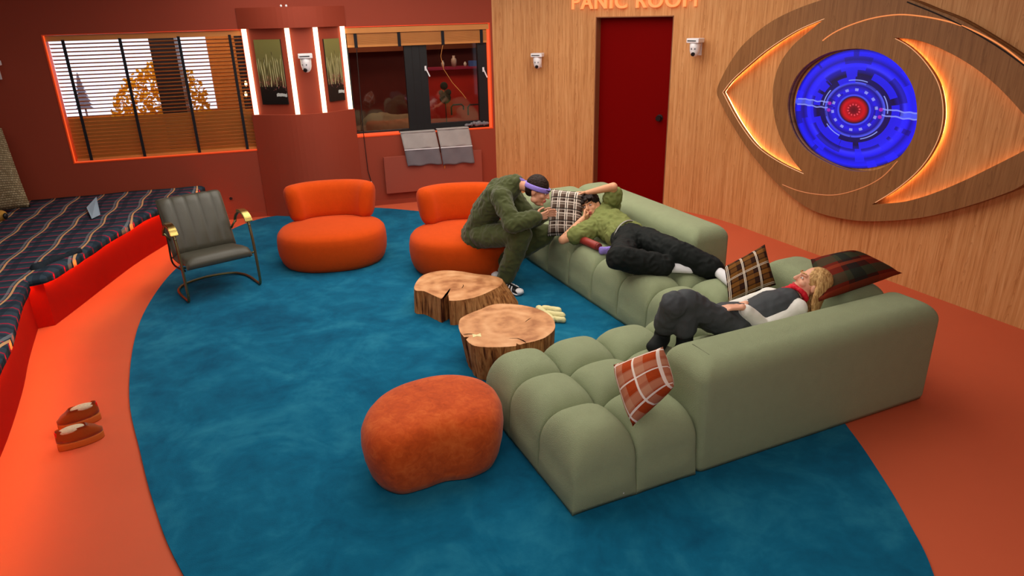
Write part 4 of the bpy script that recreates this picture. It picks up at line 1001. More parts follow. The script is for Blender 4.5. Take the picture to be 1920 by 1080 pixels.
# paper on the bench
bm = bmesh.new(); q = [onz(*p, zb_ + .05) for p in ((163, 392), (183, 378), (188, 402), (172, 410))]; q[1].z += .06; q[0].z += .02
P_ = [bm.verts.new(p) for p in q]; P2 = [bm.verts.new(p - Zv * .003) for p in q]; bm.faces.new(P_); bm.faces.new(P2[::-1])
for i in range(4): bm.faces.new((P_[i], P_[(i + 1) % 4], P2[(i + 1) % 4], P2[i]))
tag(obj('folded_paper', bm, M['paper']), 'pale blue folded paper lying on the plaid bench blanket', 'paper')

# ------------------------------------------------------------------ pouf
pf = [(-.85, 3.58), (-.86, 3.40), (-.79, 3.24), (-.66, 3.16), (-.53, 3.20), (-.40, 3.27), (-.25, 3.30), (-.12, 3.41), (-.09, 3.62), (-.15, 3.80), (-.30, 3.90), (-.48, 3.91), (-.66, 3.83), (-.78, 3.72)]
pc = Vector((-.47, 3.56, 0)); ft = cr([Vector((x_, y_, 0)) for x_, y_ in pf], 5, True)
bm = bmesh.new(); rings = []
for zz, k in ((RZ + .002, .86), (.03, .93), (.08, .985), (.16, 1.03), (.24, 1.05), (.31, 1.035), (.355, .985), (.39, .90), (.412, .76), (.424, .55), (.43, .3), (.432, .08)):
    rings.append([pc + (p - pc) * k + Zv * zz for p in ft])
loft(bm, rings); o = obj('pouf', bm, M['velvet'], smooth=True)
pr = empty('velvet_pouf', pc, 'kidney-shaped burnt orange velvet pouf in front of the sofa end', 'pouf'); keepw(o, pr); o.name = 'pouf_cover'
bm = bmesh.new(); limb(bm, onz(712, 905, .02), onz(712, 907, .012), .012, .012); keepw(obj('glide_foot', bm, M['black']), pr)

# ------------------------------------------------------------------ two orange lounge chairs
def lounge(c, rot, label):
    root = empty('lounge_chair', (c[0], c[1], RZ), label, 'armchair', 'orange lounge chairs')
    root.rotation_euler = (0, 0, rot)
    def sup(a, rx, ry, p=2.3):
        ca, sa = math.cos(a), math.sin(a)
        return (math.copysign(abs(ca) ** (2 / p), ca) * rx, math.copysign(abs(sa) ** (2 / p), sa) * ry)
    N = 56
    bm = bmesh.new(); rings = []
    for zz, k in ((.0, .86), (.012, .90), (.05, .945), (.12, .985), (.2, 1.0), (.28, .995), (.335, .975), (.365, .93), (.385, .86), (.40, .74), (.41, .58), (.418, .38), (.42, .12)):
        rings.append([Vector((*[q * k for q in sup(2 * PI * i / N, .575, .50)], zz)) for i in range(N)])
    loft(bm, rings); obj('seat', bm, M['orange_b'], root, True)
    # backrest: curved bolster sweeping round the rear
    bm = bmesh.new(); secs = []
    n = 26
    for i in range(n + 1):
        t_ = i / n; a = PI * (0.13 + .74 * t_)
        x_, y_ = sup(a, .415, .42, 2.6)
        e = math.sin(PI * min(1, max(0, t_))) 
        end = min(1, min(t_, 1 - t_) / .09); end = math.sqrt(max(0, 1 - (1 - end) ** 2))
        th_ = .108 * (.3 + .7 * end); hh = .200 * (.62 + .38 * end)
        nx_, ny_ = x_ / .415 / .415, y_ / .42 / .42; L_ = math.hypot(nx_, ny_); nx_ /= L_; ny_ /= L_
        sec = []
        for k in range(18):
            b__ = 2 * PI * k / 18; cc, ss = math.cos(b__), math.sin(b__)
            dx = math.copysign(abs(cc) ** .75, cc) * th_; dz = math.copysign(abs(ss) ** .6, ss) * hh
            lean = .16 * (dz + .2)
            sec.append(Vector((x_ + nx_ * (dx + lean), y_ + ny_ * (dx + lean) - .03, .575 + dz)))
        secs.append(sec)
    loft(bm, secs); bmesh.ops.recalc_face_normals(bm, faces=bm.faces); obj('backrest', bm, M['orange_b'], root, True)
    return root
lounge((-1.925, 7.27), .16, 'burnt orange round lounge chair, empty, in front of the terracotta column')
lounge((-.48, 6.98), .05, 'burnt orange round lounge chair the man in green is sitting on')

# ------------------------------------------------------------------ tubular armchair
def armchair():
    fl, fr = Vector((-3.02, 6.08, 0)), Vector((-2.49, 6.51, 0))
    X = (fr - fl).normalized(); Yd = Vector((X.y, -X.x, 0)); back = -Yd   # Yd faces the room
    wd = (fr - fl).length; mid = (fl + fr) / 2
    root = empty('armchair', mid + back * .25, 'grey-green leather armchair with brass tubular cantilever frame', 'armchair')
    def P(x_, b_, z_): return mid + X * x_ + back * b_ + Zv * z_
    r = .0125; h = wd / 2; zf = RZ + r
    # floor loop
    bm = bmesh.new()
    pts = [P(-h, .0, .10), P(-h, .015, zf + .01), P(-h, .08, zf), P(-h, .30, zf), P(-h + .03, .44, zf), P(-h + .12, .52, zf + .01), P(0, .56, zf + .015), P(h - .12, .52, zf + .01), P(h - .03, .44, zf), P(h, .30, zf), P(h, .08, zf), P(h, .015, zf + .01), P(h, .0, .10)]
    tube(bm, cr(pts, 5, False), r, 10); keepw(obj('floor_rail', bm, M['tube'], smooth=True), root)
    for sx in (-h, h):
        bm = bmesh.new(); tube(bm, cr([P(sx, 0, .09), P(sx, .01, .3), P(sx, .03, .5), P(sx, .06, .64)], 5, False), r, 10)
        keepw(obj('front_leg', bm, M['tube'], smooth=True), root)
        bm = bmesh.new(); tube(bm, cr([P(sx, .055, .62), P(sx, .09, .69), P(sx, .18, .725), P(sx, .30, .715), P(sx, .42, .65), P(sx, .47, .58)], 5, False), r * 1.1, 10)
        keepw(obj('arm_tube', bm, M['tube'], smooth=True), root)
        bm = bmesh.new(); c_ = cr([P(sx, .045, .665), P(sx, .09, .715), P(sx, .18, .742), P(sx, .28, .735)], 5, False)
        s1 = []
        for i_, p in enumerate(c_):
            d = (c_[min(i_ + 1, len(c_) - 1)] - c_[max(i_ - 1, 0)]).normalized(); nn_ = d.cross(X).normalized(); nn_ = nn_ if nn_.z > 0 else -nn_
            s1.append([p + X * .034 + nn_ * .012, p - X * .034 + nn_ * .012, p - X * .034 - nn_ * .012, p + X * .034 - nn_ * .012])
        loft(bm, s1); bmesh.ops.bevel(bm, geom=bm.edges[:], offset=.004, segments=2, affect='EDGES'); keepw(obj('armrest_pad', bm, M['brass']), root)
        bm = bmesh.new(); tube(bm, [P(sx, .03, .36), P(sx * .86, .1, .33)], r * .8, 8); tube(bm, [P(sx, .45, .6), P(sx * .86, .47, .52)], r * .8, 8); keepw(obj('bracket', bm, M['tube'], smooth=True), root)
    # seat: padded with roll at the front
    w2 = h - .035
    def pad(prof, th, ribs, nm):
        n = 40; m_ = len(prof); bm = bmesh.new(); top = []; bot = []
        for j, (b_, z_) in enumerate(prof):
            d = Vector((prof[min(j + 1, m_ - 1)][0] - prof[max(j - 1, 0)][0], prof[min(j + 1, m_ - 1)][1] - prof[max(j - 1, 0)][1])).normalized(); nb, nz = -d.y, d.x
            if nz < 0 or (abs(nz) < .3 and nb > 0): nb, nz = -nb, -nz
            rt_ = []; rb = []
            for i in range(n + 1):
                u = i / n * 2 - 1; e = (1 - abs(u) ** 8) ** .5; ee = math.sin(PI * min(1, max(.02, (j + .3) / (m_ - .4)))) ** .35
                rib = .012 * abs(math.sin(PI * (u + 1) / 2 * ribs)) ** .5 if ribs else 0
                k = (th / 2 * e + rib * e) * ee
                rt_.append(bm.verts.new(P(u * w2, b_ + nb * k, z_ + nz * k))); rb.append(bm.verts.new(P(u * w2, b_ - nb * th / 2 * e * ee, z_ - nz * th / 2 * e * ee)))
            top.append(rt_); bot.append(rb)
        for j in range(m_ - 1):
            for i in range(n):
                bm.faces.new((top[j][i], top[j][i + 1], top[j + 1][i + 1], top[j + 1][i])); bm.faces.new((bot[j][i], bot[j + 1][i], bot[j + 1][i + 1], bot[j][i + 1]))
            for G_ in (0, n): bm.faces.new((top[j][G_], top[j + 1][G_], bot[j + 1][G_], bot[j][G_]))
        for G_ in (0, m_ - 1):
            for i in range(n): bm.faces.new((top[G_][i], top[G_][i + 1], bot[G_][i + 1], bot[G_][i]))
        return keepw(obj(nm, bm, M['leather'], smooth=True), root)
    pad([(.0, .335), (.015, .37), (.05, .385), (.15, .372), (.25, .355), (.35, .34), (.45, .335), (.50, .335)], .11, 0, 'seat')
    pad([(.44, .36), (.47, .42), (.51, .52), (.555, .62), (.60, .72), (.64, .80), (.67, .845), (.70, .86)], .085, 5, 'backrest')
    bm = bmesh.new(); tube(bm, cr([P(-w2, .08, .31), P(-w2, .5, .28), P(-w2 + .02, .60, .5), P(-w2 + .02, .73, .82)], 5, False), .009, 8); tube(bm, cr([P(w2, .08, .31), P(w2, .5, .28), P(w2 - .02, .60, .5), P(w2 - .02, .73, .82)], 5, False), .009, 8)
    keepw(obj('seat_frame', bm, M['black'], smooth=True), root)
armchair()

# ------------------------------------------------------------------ tree-slice tables
def stump(label, px, ztop, zbase_k, crack, seed, zc):
    top = [onz(x_, y_, ztop) for x_, y_ in px]; c = sum(top, Vector()) / len(top); c.z = 0
    top = cr(top, 6, True); N = len(top)
    root = empty('stump_table', (c.x, c.y, RZ), label, 'coffee table', 'tree-slice coffee tables')
    def prof(p, zz, i):
        k = zbase_k(p - c, 1 - zz / ztop)
        flute = 1 + .022 * noise.noise(Vector((i * .9, seed, zz * 3))) * (1 if zz < ztop - .01 else .5)
        q = c + (Vector((p.x, p.y, 0)) - c) * k * flute; q.z = zz; return q
    # crack notch in the rim
    def notch(i, q, zz):
        for ci, wd, dp in crack:
            d = abs(i - ci)
            if d <= wd: q = q + (Vector((c.x, c.y, q.z)) - q) * dp * (1 - d / (wd + .001) * .55)
        return q
    ring_t = []
    rr2 = []
    for i in range(N): rr2.append(i)
    rings = []
    zs = [RZ + .001, .05, .11, .17, ztop - .03, ztop - .008, ztop]
    for zz in zs: rings.append([notch(i, prof(top[i], zz, i), zz) for i in range(N)])
    bm = bmesh.new(); R_ = loft(bm, rings, cap=False); bm.faces.new(R_[0][::-1])
    inner = [[bm.verts.new(Vector((c.x, c.y, ztop)) + (Vector(v.co) - Vector((c.x, c.y, ztop))) * k) for v in R_[-1]] for k in (.93,)]
    for i in range(N): bm.faces.new((R_[-1][i], R_[-1][(i + 1) % N], inner[0][(i + 1) % N], inner[0][i]))
    ft_ = bm.faces.new(inner[0])
    for f_ in bm.faces: f_.material_index = 1 if min(v.co.z for v in f_.verts) > ztop - .004 else 0
    for v in bm.verts: v.co -= Vector((c.x, c.y, RZ))
    bmesh.ops.recalc_face_normals(bm, faces=bm.faces)
    me = bpy.data.meshes.new('slab'); bm.to_mesh(me); bm.free(); me.materials.append(M['stumpside']); me.materials.append(M['stumptop'])
    o = bpy.data.objects.new('wood_slab', me); sc.collection.objects.link(o); o.parent = root
    return root, c
t1px = ((789, 519), (807, 511), (832, 507), (862, 508.5), (893, 513.6), (923, 517), (941, 523), (940, 534), (919, 546), (895, 556), (866, 562.5), (842, 563.5), (827, 560), (807, 551), (795, 546), (778.7, 544), (778, 534))
def base1(d, k):
    a = math.atan2(d.y, d.x); g = max(0, math.cos(a - .0)) ; return 1 + k * (.04 + .30 * g ** 2)
r1, c1 = stump('cracked tree-slice coffee table nearest the seated man\'s shoe', t1px, .235, base1, [(11 * 6 + 3, 2.2, .34)], 3, 0)
t2px = ((862, 620.6), (860, 610), (864, 597), (882.6, 587), (903, 579), (917, 573), (935.6, 569.6), (966, 570.7), (988.6, 574), (1011, 580), (1029, 590), (1039.5, 603), (1039.5, 617), (1025, 631), (1005, 639), (982.5, 644), (964, 649), (931.5, 651), (899, 650), (882.6, 645), (870, 632))
def base2(d, k):
    a = math.atan2(d.y, d.x); return 1 - k * (.05 + .10 * max(0, -math.cos(a)))
r2, c2 = stump('rounder tree-slice coffee table with a pale bow-tie inlay, beside the sofa', t2px, .30, base2, [(15 * 6 + 4, .8, .10), (19 * 6 + 5, .6, .10)], 9, 0)
b_ = onz(894, 629, .3005); bm = bmesh.new(); e = Vector((.03, .004, 0)); g_ = Vector((-.004, .03, 0))
vs = [bm.verts.new(b_ + p) for p in (e * -1 + g_, g_ * .35, e + g_, e - g_, g_ * -.35, e * -1 - g_)]; f_ = bm.faces.new(vs); r_ = bmesh.ops.extrude_face_region(bm, geom=[f_])
bmesh.ops.translate(bm, vec=(0, 0, .0015), verts=[v for v in r_['geom'] if isinstance(v, bmesh.types.BMVert)])
keepw(obj('bow_tie_inlay', bm, M['cream']), r2)
def crackbar(root, pts, z, w_):
    bm = bmesh.new(); P = [onz(x_, y_, z) for x_, y_ in pts]
    L_ = []
    for i, p in enumerate(P):
        d = (P[min(i + 1, len(P) - 1)] - P[max(i - 1, 0)]).normalized(); s = Vector((-d.y, d.x, 0)) * w_ * (1 - abs(i / (len(P) - 1) - .35) * 1.2); L_.append((p + s, p - s))
    for a_, b__ in zip(L_, L_[1:]): quad(bm, [a_[0], b__[0], b__[1], a_[1]])
    g = bmesh.ops.solidify(bm, geom=bm.faces[:], thickness=.003)
    keepw(obj('crack', bm, plain('crack_dark', rgb(50, 22, 8), .9)), root)
crackbar(r1, ((831, 559), (837, 552), (841, 546), (844, 541)), .237, .012)
crackbar(r1, ((866, 540), (869, 536), (868, 533)), .237, .004)
crackbar(r2, ((869, 627), (880, 626), (889, 626)), .302, .006); crackbar(r2, ((986, 642), (980, 638), (970, 634), (955, 634)), .302, .005); crackbar(r2, ((985, 603), (992, 598), (996, 596)), .302, .003)

# folded pale cloth behind the table
fc = empty('folded_cloth', onz(1035, 592, RZ), 'pale yellow folded cloth on the rug behind the rounder tree-slice table', 'cloth')
for nm, pp, r_ in (('fold', ((1010, 578), (1036, 600)), .028), ('fold', ((1020, 578), (1048, 582)), .026), ('fold', ((1022, 588), (1054, 592)), .028), ('fold', ((1024, 597), (1056, 600)), .024)):
    bm = bmesh.new(); limb(bm, onz(*pp[0], RZ + r_), onz(*pp[1], RZ + r_), (r_ * 1.1, r_), (r_ * 1.1, r_)); fuse(nm, bm, M['cream'], fc, .008, 2, .004, 30)

# slippers
def slipper(heel, toe, sc_, label):
    heel = Vector((heel.x, heel.y, 0)); toe = Vector((toe.x, toe.y, 0)); d = (toe - heel).normalized(); s = Vector((-d.y, d.x, 0)); L = .27 * sc_
    root = empty('slipper', (heel + toe) / 2, label, 'slipper', 'tan platform slippers')
    def out(k, w_):  # sole outline point k 0..1 round
        a = 2 * PI * k; x_ = -math.cos(a); y_ = math.sin(a); ww = .048 * (1 + .18 * x_) * w_
        return heel + d * (L / 2 + x_ * L / 2 * (w_ * .2 + .8)) + s * y_ * ww
    N = 32
    bm = bmesh.new(); loft(bm, [[out(i / N, w_) + Zv * z_ for i in range(N)] for z_, w_ in ((.001, .95), (.008, 1), (.04, 1), (.048, .96))]); keepw(obj('sole', bm, M['sole'], smooth=True), root)
    # upper: toe box, open at the ankle
    bm = bmesh.new(); rings = []
    for z_, w_, cut in ((.046, .95, 0), (.07, .97, .0), (.09, .9, .12), (.11, .74, .26), (.13, .6, .36)):
        ring = []
        for i in range(N):
            p = out(i / N, w_); x_ = (p - heel).dot(d) / L
            if x_ > 1 - cut: p = p - d * (x_ - (1 - cut)) * L * .9
            ring.append(p + Zv * (z_ + (.012 if x_ < .15 else 0)))
        rings.append(ring)
    loft(bm, rings, cap=False); g = bmesh.ops.solidify(bm, geom=bm.faces[:], thickness=.006); keepw(obj('upper', bm, M['suede'], smooth=True), root)
    bm = bmesh.new(); c_ = heel + d * L * .36 + Zv * .12; ell(bm, c_, d * L * .29, s * .034, Zv * .022); keepw(obj('fleece_lining', bm, M['fleece'], smooth=True), root)
    bm = bmesh.new(); box(bm, heel + d * .004 - s * .01 + Zv * .10, d * .01, s * .02, Zv * .03); keepw(obj('heel_tab', bm, M['redtab']), root)
slipper(onz(187, 770, .06), onz(103, 800, .04), .93, 'tan fleece-lined slipper standing behind, toe to the left')
slipper(onz(106, 834, .05), onz(196, 806, .04), .97, 'tan fleece-lined slipper in front, toe to the right')

# ------------------------------------------------------------------ people
def ortho(f, u):
    f = Vector(f).normalized(); u = Vector(u); u = (u - f * u.dot(f)).normalized(); r = f.cross(u); return f, u, r
def add_head(bm, c, f, u, s=1.0, fem=False):
    f, u, r = ortho(f, u); c = Vector(c)
    P = lambda a, b_, d_: c + (r * a + f * b_ + u * d_) * s
    E_ = lambda p, a, b_, d_: ell(bm, p, r * a * s, f * b_ * s, u * d_ * s, 20, 14)
    E_(P(0, -.012, .025), .075, .093, .092); E_(P(0, .028, -.03), .060, .064, .082)
    E_(P(0, .045, -.088), .038 if not fem else .032, .038, .030)
    for sg in (-1, 1):
        E_(P(.037 * sg, .058, -.022), .026, .026, .026); E_(P(.077 * sg, -.008, -.01), .010, .020, .032); E_(P(.048 * sg, .012, -.075), .02, .03, .026)
        limb(bm, P(.014 * sg, .088, .031), P(.046 * sg, .072, .033), .010 * s, .009 * s)
    limb(bm, P(0, .088, .022), P(0, .110, -.018), .009 * s, .012 * s); E_(P(0, .104, -.020), .016, .012, .009)
    limb(bm, P(-.017, .090, -.052), P(.017, .090, -.052), .008 * s, .008 * s); limb(bm, P(-.014, .088, -.064), P(.014, .088, -.064), .0085 * s, .0085 * s)
    E_(P(0, .082, -.092), .018, .015, .014)
def face_parts(root, c, f, u, s, skin, closed=False, brow=None, lipm=None):
    f, u, r = ortho(f, u); c = Vector(c); P = lambda a, b_, d_: c + (r * a + f * b_ + u * d_) * s
    for sg in (-1, 1):
        bm = bmesh.new(); ell(bm, P(.031 * sg, .0815, .008), r * .014 * s, f * .008 * s, u * (.0065 if not closed else .0025) * s, 12, 8); e = keepw(obj('eye', bm, M['eyewhite'] if not closed else M['iris'], smooth=True), root)
        if not closed:
            bm = bmesh.new(); ell(bm, P(.031 * sg, .0885, .008), r * .006 * s, f * .003 * s, u * .006 * s, 10, 6); i_ = obj('iris', bm, M['iris'], smooth=True); i_.parent = e; i_.matrix_parent_inverse = Matrix.Translation(-Vector(root.location))
            i_.matrix_parent_inverse = Matrix.Identity(4)
        bm = bmesh.new(); limb(bm, P(.014 * sg, .098, .037), P(.048 * sg, .080, .042), .005 * s, .004 * s); keepw(obj('eyebrow', bm, brow or M['hair_dark'], smooth=True), root)
    bm = bmesh.new(); limb(bm, P(-.02, .0945, -.053), P(.02, .0945, -.053), .0065 * s, .0065 * s); limb(bm, P(-.016, .094, -.063), P(.016, .094, -.063), .007 * s, .007 * s); keepw(obj('lips', bm, lipm or M['lip'], smooth=True), root)
def add_hand(bm, wr, d, palm, curl=.6, thumb=1, s=1.0, spread=.0):
    """d: pointing direction, palm: direction the palm faces"""
    d, pn, sd = ortho(d, palm); wr = Vector(wr)
    sd = sd * thumb    # thumb side
    pe = wr + d * .085 * s
    for k in (-.026, -.009, .009, .026): limb(bm, wr + d * .012 * s + sd * k * .7 * s, pe + sd * k * s, .0135 * s, .012 * s)
    for i, (k, L) in enumerate(((.031, .068), (.0105, .078), (-.0105, .072), (-.031, .056))):
        p = pe + sd * k * s; a = curl * (1 + .08 * i); ang = 0; dirv = d + sd * (k * (1.5 + spread))
        for seg, (ll, r0, r1_) in enumerate(((.45, .0092, .0088), (.32, .0088, .008), (.23, .008, .0068))):
            ang += a * (.6, 1.0, .7)[seg]
            dv = (dirv.normalized() * math.cos(ang) + pn * math.sin(ang)).normalized()
            q = p + dv * L * ll * s; limb(bm, p, q, r0 * s, r1_ * s, nu=10); p = q
    t0 = wr + d * .025 * s + sd * .026 * s; t1 = t0 + (d * .55 + sd * .7 + pn * .35).normalized() * .042 * s; t2 = t1 + (d * .85 + sd * .2 + pn * .4).normalized() * .032 * s; t3 = t2 + (d * .9 + pn * .35).normalized() * .024 * s
    limb(bm, t0, t1, .014 * s, .011 * s, nu=10); limb(bm, t1, t2, .011 * s, .0095 * s, nu=10); limb(bm, t2, t3, .0095 * s, .008 * s, nu=10)

def L_(J, a, b): return (J[a] - J[b]).length
def trunk(bm, J, g, hipw=.095, fem=False, lo=0, sh=True):
    side = (J['shL'] - J['shR']).normalized(); hs = (J['hipL'] - J['hipR']).normalized()
    cw, wd, hw = (.150, .125, .150) if not fem else (.130, .105, .150)
    if lo < 1: limb(bm, J['pel'].lerp(J['wai'], lo), J['wai'], (hw + g, .105 + g), (wd + g, .092 + g), hs)
    limb(bm, J['wai'], J['che'], (wd + g, .095 + g), (cw + g, .110 + g), side)
    limb(bm, J['che'], J['nec'] * .6 + J['che'] * .4, (cw + g, .108 + g), (.10 + g, .075 + g), side)
    if not sh: return
    m_ = (J['shL'] + J['shR']) / 2
    limb(bm, J['shR'], m_, (.058 + g), (.07 + g)); limb(bm, J['shL'], m_, (.058 + g), (.07 + g))
def body(root, J, mat, hands, f, u, hs=1.0, fem=False, foot=True):
    bm = bmesh.new(); trunk(bm, J, 0, fem=fem); k = .88 if fem else 1.0
    limb(bm, J['nec'], J['head'] + (J['nec'] - J['head']) * .35, .052 * k, .05 * k)
    for S_ in 'RL':
        limb(bm, J['sh' + S_], J['el' + S_], .047 * k, .038 * k); limb(bm, J['el' + S_], J['wr' + S_], .041 * k, .026 * k)
        limb(bm, J['pel'], J['hip' + S_], .09, .085); limb(bm, J['hip' + S_], J['kn' + S_], .082, .054 * k); limb(bm, J['kn' + S_], J['an' + S_], .055 * k, .034 * k)
        if foot:
            limb(bm, J['an' + S_], J['he' + S_], .034, .032); limb(bm, J['he' + S_], J['toe' + S_], (.034, .030), (.038, .020), (J['kn' + S_] - J['an' + S_]).cross(J['toe' + S_] - J['he' + S_]))
        h = hands[S_]; add_hand(bm, J['wr' + S_], *h[:2], **h[2])
    add_head(bm, J['head'], f, u, hs, fem)
    return fuse('body', bm, mat, root, .0055, 3)
def garment_top(root, J, mat, g=.016, sleeve=1.0, name='shirt', fem=False, hem=.0, wr=.006, collar=True, arms=True, lo=0):
    bm = bmesh.new(); trunk(bm, J, g, fem=fem, lo=lo, sh=arms)
    if hem: limb(bm, J['pel'], J['pel'] + (J['pel'] - J['wai']).normalized() * hem, (.155 + g, .11 + g), (.165 + g, .125 + g), (J['hipL'] - J['hipR']))
    if arms:
        for S_ in 'RL':
            if sleeve <= .5: limb(bm, J['sh' + S_], J['sh' + S_].lerp(J['el' + S_], sleeve * 2), .062 + g, .062 + g)
            else:
                limb(bm, J['sh' + S_], J['el' + S_], .052 + g, .046 + g); limb(bm, J['el' + S_], J['el' + S_].lerp(J['wr' + S_], (sleeve - .5) * 2 * .94), .047 + g, .034 + g)
    if collar: limb(bm, J['nec'] * .75 + J['che'] * .25, J['nec'], .062 + g * .3, .06 + g * .3)
    return fuse(name, bm, mat, root, .009, 3, wr, 11)
def collar_ring(root, c, ax, r, mat):
    ax = ax.normalized(); a1 = ax.cross(Zv).normalized(); a2 = ax.cross(a1); bm = bmesh.new()
    for k in range(14):
        P = [c + (a1 * math.cos(2 * PI * q / 14) + a2 * math.sin(2 * PI * q / 14)) * r for q in (k, k + 1)]
        limb(bm, P[0], P[1], (.022, .010), (.022, .010), ax, nu=8)
    return fuse('collar', bm, mat, root, .006, 2, .003, 30)
def trousers(root, J, mat, g=.02, name='trousers', wide=.0, wr=.006, endk=.93):
    bm = bmesh.new(); hs = (J['hipL'] - J['hipR']).normalized()
    limb(bm, J['pel'], J['pel'].lerp(J['wai'], .45), (.148 + g, .105 + g), (.130 + g, .096 + g), hs)
    for S_ in 'RL':
        limb(bm, J['pel'], J['hip' + S_], .098 + g * .6, .094 + g * .6); limb(bm, J['hip' + S_], J['kn' + S_], .088 + g, .062 + g + wide * .5); limb(bm, J['kn' + S_], J['kn' + S_].lerp(J['an' + S_], endk), .062 + g + wide * .5, .044 + g + wide)
    return fuse(name, bm, mat, root, .009, 3, wr, 10)
def foot_cover(root, J, S_, mat, name, g=.006, up=.1):
    bm = bmesh.new(); limb(bm, J['an' + S_].lerp(J['kn' + S_], up), J['an' + S_], .036 + g, .036 + g); limb(bm, J['an' + S_], J['he' + S_], .036 + g, .034 + g)
    limb(bm, J['he' + S_], J['toe' + S_], (.036 + g, .032 + g), (.040 + g, .022 + g), (J['kn' + S_] - J['an' + S_]).cross(J['toe' + S_] - J['he' + S_])); return fuse(name, bm, mat, root, .006, 3)

# --- man in green leaning forward on the second lounge chair
J = dict(pel=ony(899, 431, 6.66), wai=ony(907, 404, 6.60), che=ony(936, 366, 6.50), nec=ony(967, 343, 6.42), head=ony(1008, 357, 6.34),
         shR=ony(940, 372, 6.30), shL=ony(950, 352, 6.66), elR=ony(962, 420, 6.10), wrR=ony(1003, 408, 6.10), elL=ony(994, 412, 6.52), wrL=ony(1016, 404, 6.26),
         hipR=ony(905, 442, 6.52), hipL=ony(909, 432, 6.76), knR=ony(976, 440, 6.18), knL=ony(1020, 440, 6.58))
J['anR'] = onz(949, 523, .13); J['anR'] = ony(948, 521, 6.26); J['heR'] = Vector((J['anR'].x - .02, J['anR'].y + .01, .06)); J['toeR'] = onz(972, 546, .05)
J['anL'] = ony(944, 490, 6.60); J['heL'] = onz(944, 500, .08); J['toeL'] = onz(930, 514, .05)
print('man1', {k: [round(c, 2) for c in v] for k, v in J.items()})
print('man1 len', [(a, b, round(L_(J, a, b), 2)) for a, b in (('pel', 'nec'), ('shR', 'elR'), ('elR', 'wrR'), ('shL', 'elL'), ('elL', 'wrL'), ('hipR', 'knR'), ('knR', 'anR'), ('hipL', 'knL'), ('knL', 'anL'), ('shR', 'shL'))])
root = empty('person', (J['pel'].x, J['pel'].y, RZ), 'person in a dark green tracksuit and lilac headband leaning forward on the orange chair', 'person')
fM1, uM1 = (.86, -.34, -.38), (.38, .02, .92)
toM = lambda a, b: (b - a)
hands = {'R': ((.9, .15, .12), (0, .9, .1), dict(curl=.55, thumb=1)), 'L': ((.9, -.05, .25), (0, -.9, -.1), dict(curl=.5, thumb=-1))}
body(root, J, M['skin'], hands, fM1, uM1, 1.1)
face_parts(root, J['head'], fM1, uM1, 1.1, M['skin'])
garment_top(root, J, M['green_suit'], .036, 1.0, 'tracksuit_top', hem=.08, wr=.015)
collar_ring(root, J['nec'].lerp(J['head'], .08), J['head'] - J['nec'], .068, M['green_suit'])
trousers(root, J, M['green_suit'], .034, 'tracksuit_trousers', .008, wr=.012)
f_, u_, r_ = [q * 1.1 for q in ortho(fM1, uM1)]; c = J['head']
bm = bmesh.new(); ell(bm, c + u_ * .040 - f_ * .018, r_ * .083, f_ * .098, u_ * .088, 20, 14); ell(bm, c - f_ * .055 - u_ * .005, r_ * .070, f_ * .055, u_ * .07, 16, 12)
fuse('hair', bm, M['hair_dark'], root, .006, 2, .004, 60, cut=[(c + f_ * .075 + u_ * .035, f_ * 1.0 - u_ * .75)])
bm = bmesh.new(); N = 40; rings = []
for i in range(N):
    a = 2 * PI * i / N; p0 = c + u_ * (.022 + .012 * math.cos(a)) + r_ * .089 * math.sin(a) + f_ * (.105 * math.cos(a) - .012); nn = (r_ * math.sin(a) + f_ * math.cos(a)).normalized()
    rings.append([p0 + u_ * .022, p0 + u_ * .012 + nn * .006, p0 - u_ * .014 + nn * .006, p0 - u_ * .022, p0 - u_ * .014 - nn * .005, p0 + u_ * .012 - nn * .005])
rings.append(rings[0]); loft(bm, rings, cap=False); keepw(obj('headband', bm, M['lilac'], smooth=True), root)
kb = c - f_ * .115 + u_ * .015
bm = bmesh.new(); ell(bm, kb, r_ * .02, f_ * .018, u_ * .02)
for (dx, dz) in ((.03, .005), (-.02, -.03)): limb(bm, kb, kb - f_ * .065 + r_ * dx + u_ * dz, (.018, .006), (.024, .004))
fuse('headband_knot', bm, M['lilac'], root, .005, 2, .003, 40)
for S_ in 'RL':
    bm = bmesh.new(); limb(bm, J['an' + S_].lerp(J['kn' + S_], .26), J['an' + S_], .040, .040); limb(bm, J['an' + S_], J['he' + S_], .040, .034); fuse('sock', bm, M['sock'], root, .006, 3)
    bm = bmesh.new(); h_, t_ = J['he' + S_], J['toe' + S_]; d = (t_ - h_).normalized(); s = d.cross(Zv).normalized()
    limb(bm, h_ - d * .01 - Zv * .004, t_ + d * .015, (.047, .036), (.048, .026), s); sh = fuse('shoe', bm, M['black'], root, .006, 3, cut=[(h_ + d * .0 + Zv * .040, Zv)])
    def child(o_, p_):
        o_.parent = p_; o_.matrix_parent_inverse = Matrix.Identity(4); return o_
    bm = bmesh.new(); limb(bm, h_ - d * .015 - Zv * .030, t_ + d * .02 - Zv * .018, (.050, .012), (.052, .012), s); child(obj('sole', bm, M['white'], smooth=True), sh)
    bm = bmesh.new(); ell(bm, t_ + d * .012 + Zv * .004, s * .044, d * .042, Zv * .026); child(obj('toe_cap', bm, M['white'], smooth=True), sh)
    for k in range(3):
        q = h_.lerp(t_, .42 + .17 * k); bm = bmesh.new()
        for sg in (-1, 1): tube(bm, [q + s * sg * .049 - Zv * .012 + d * .012, q + s * sg * .045 + Zv * .012, q + s * sg * .022 + Zv * .033 - d * .012], .0055, 6)
        child(obj('white_stripe', bm, M['white'], smooth=True), sh)

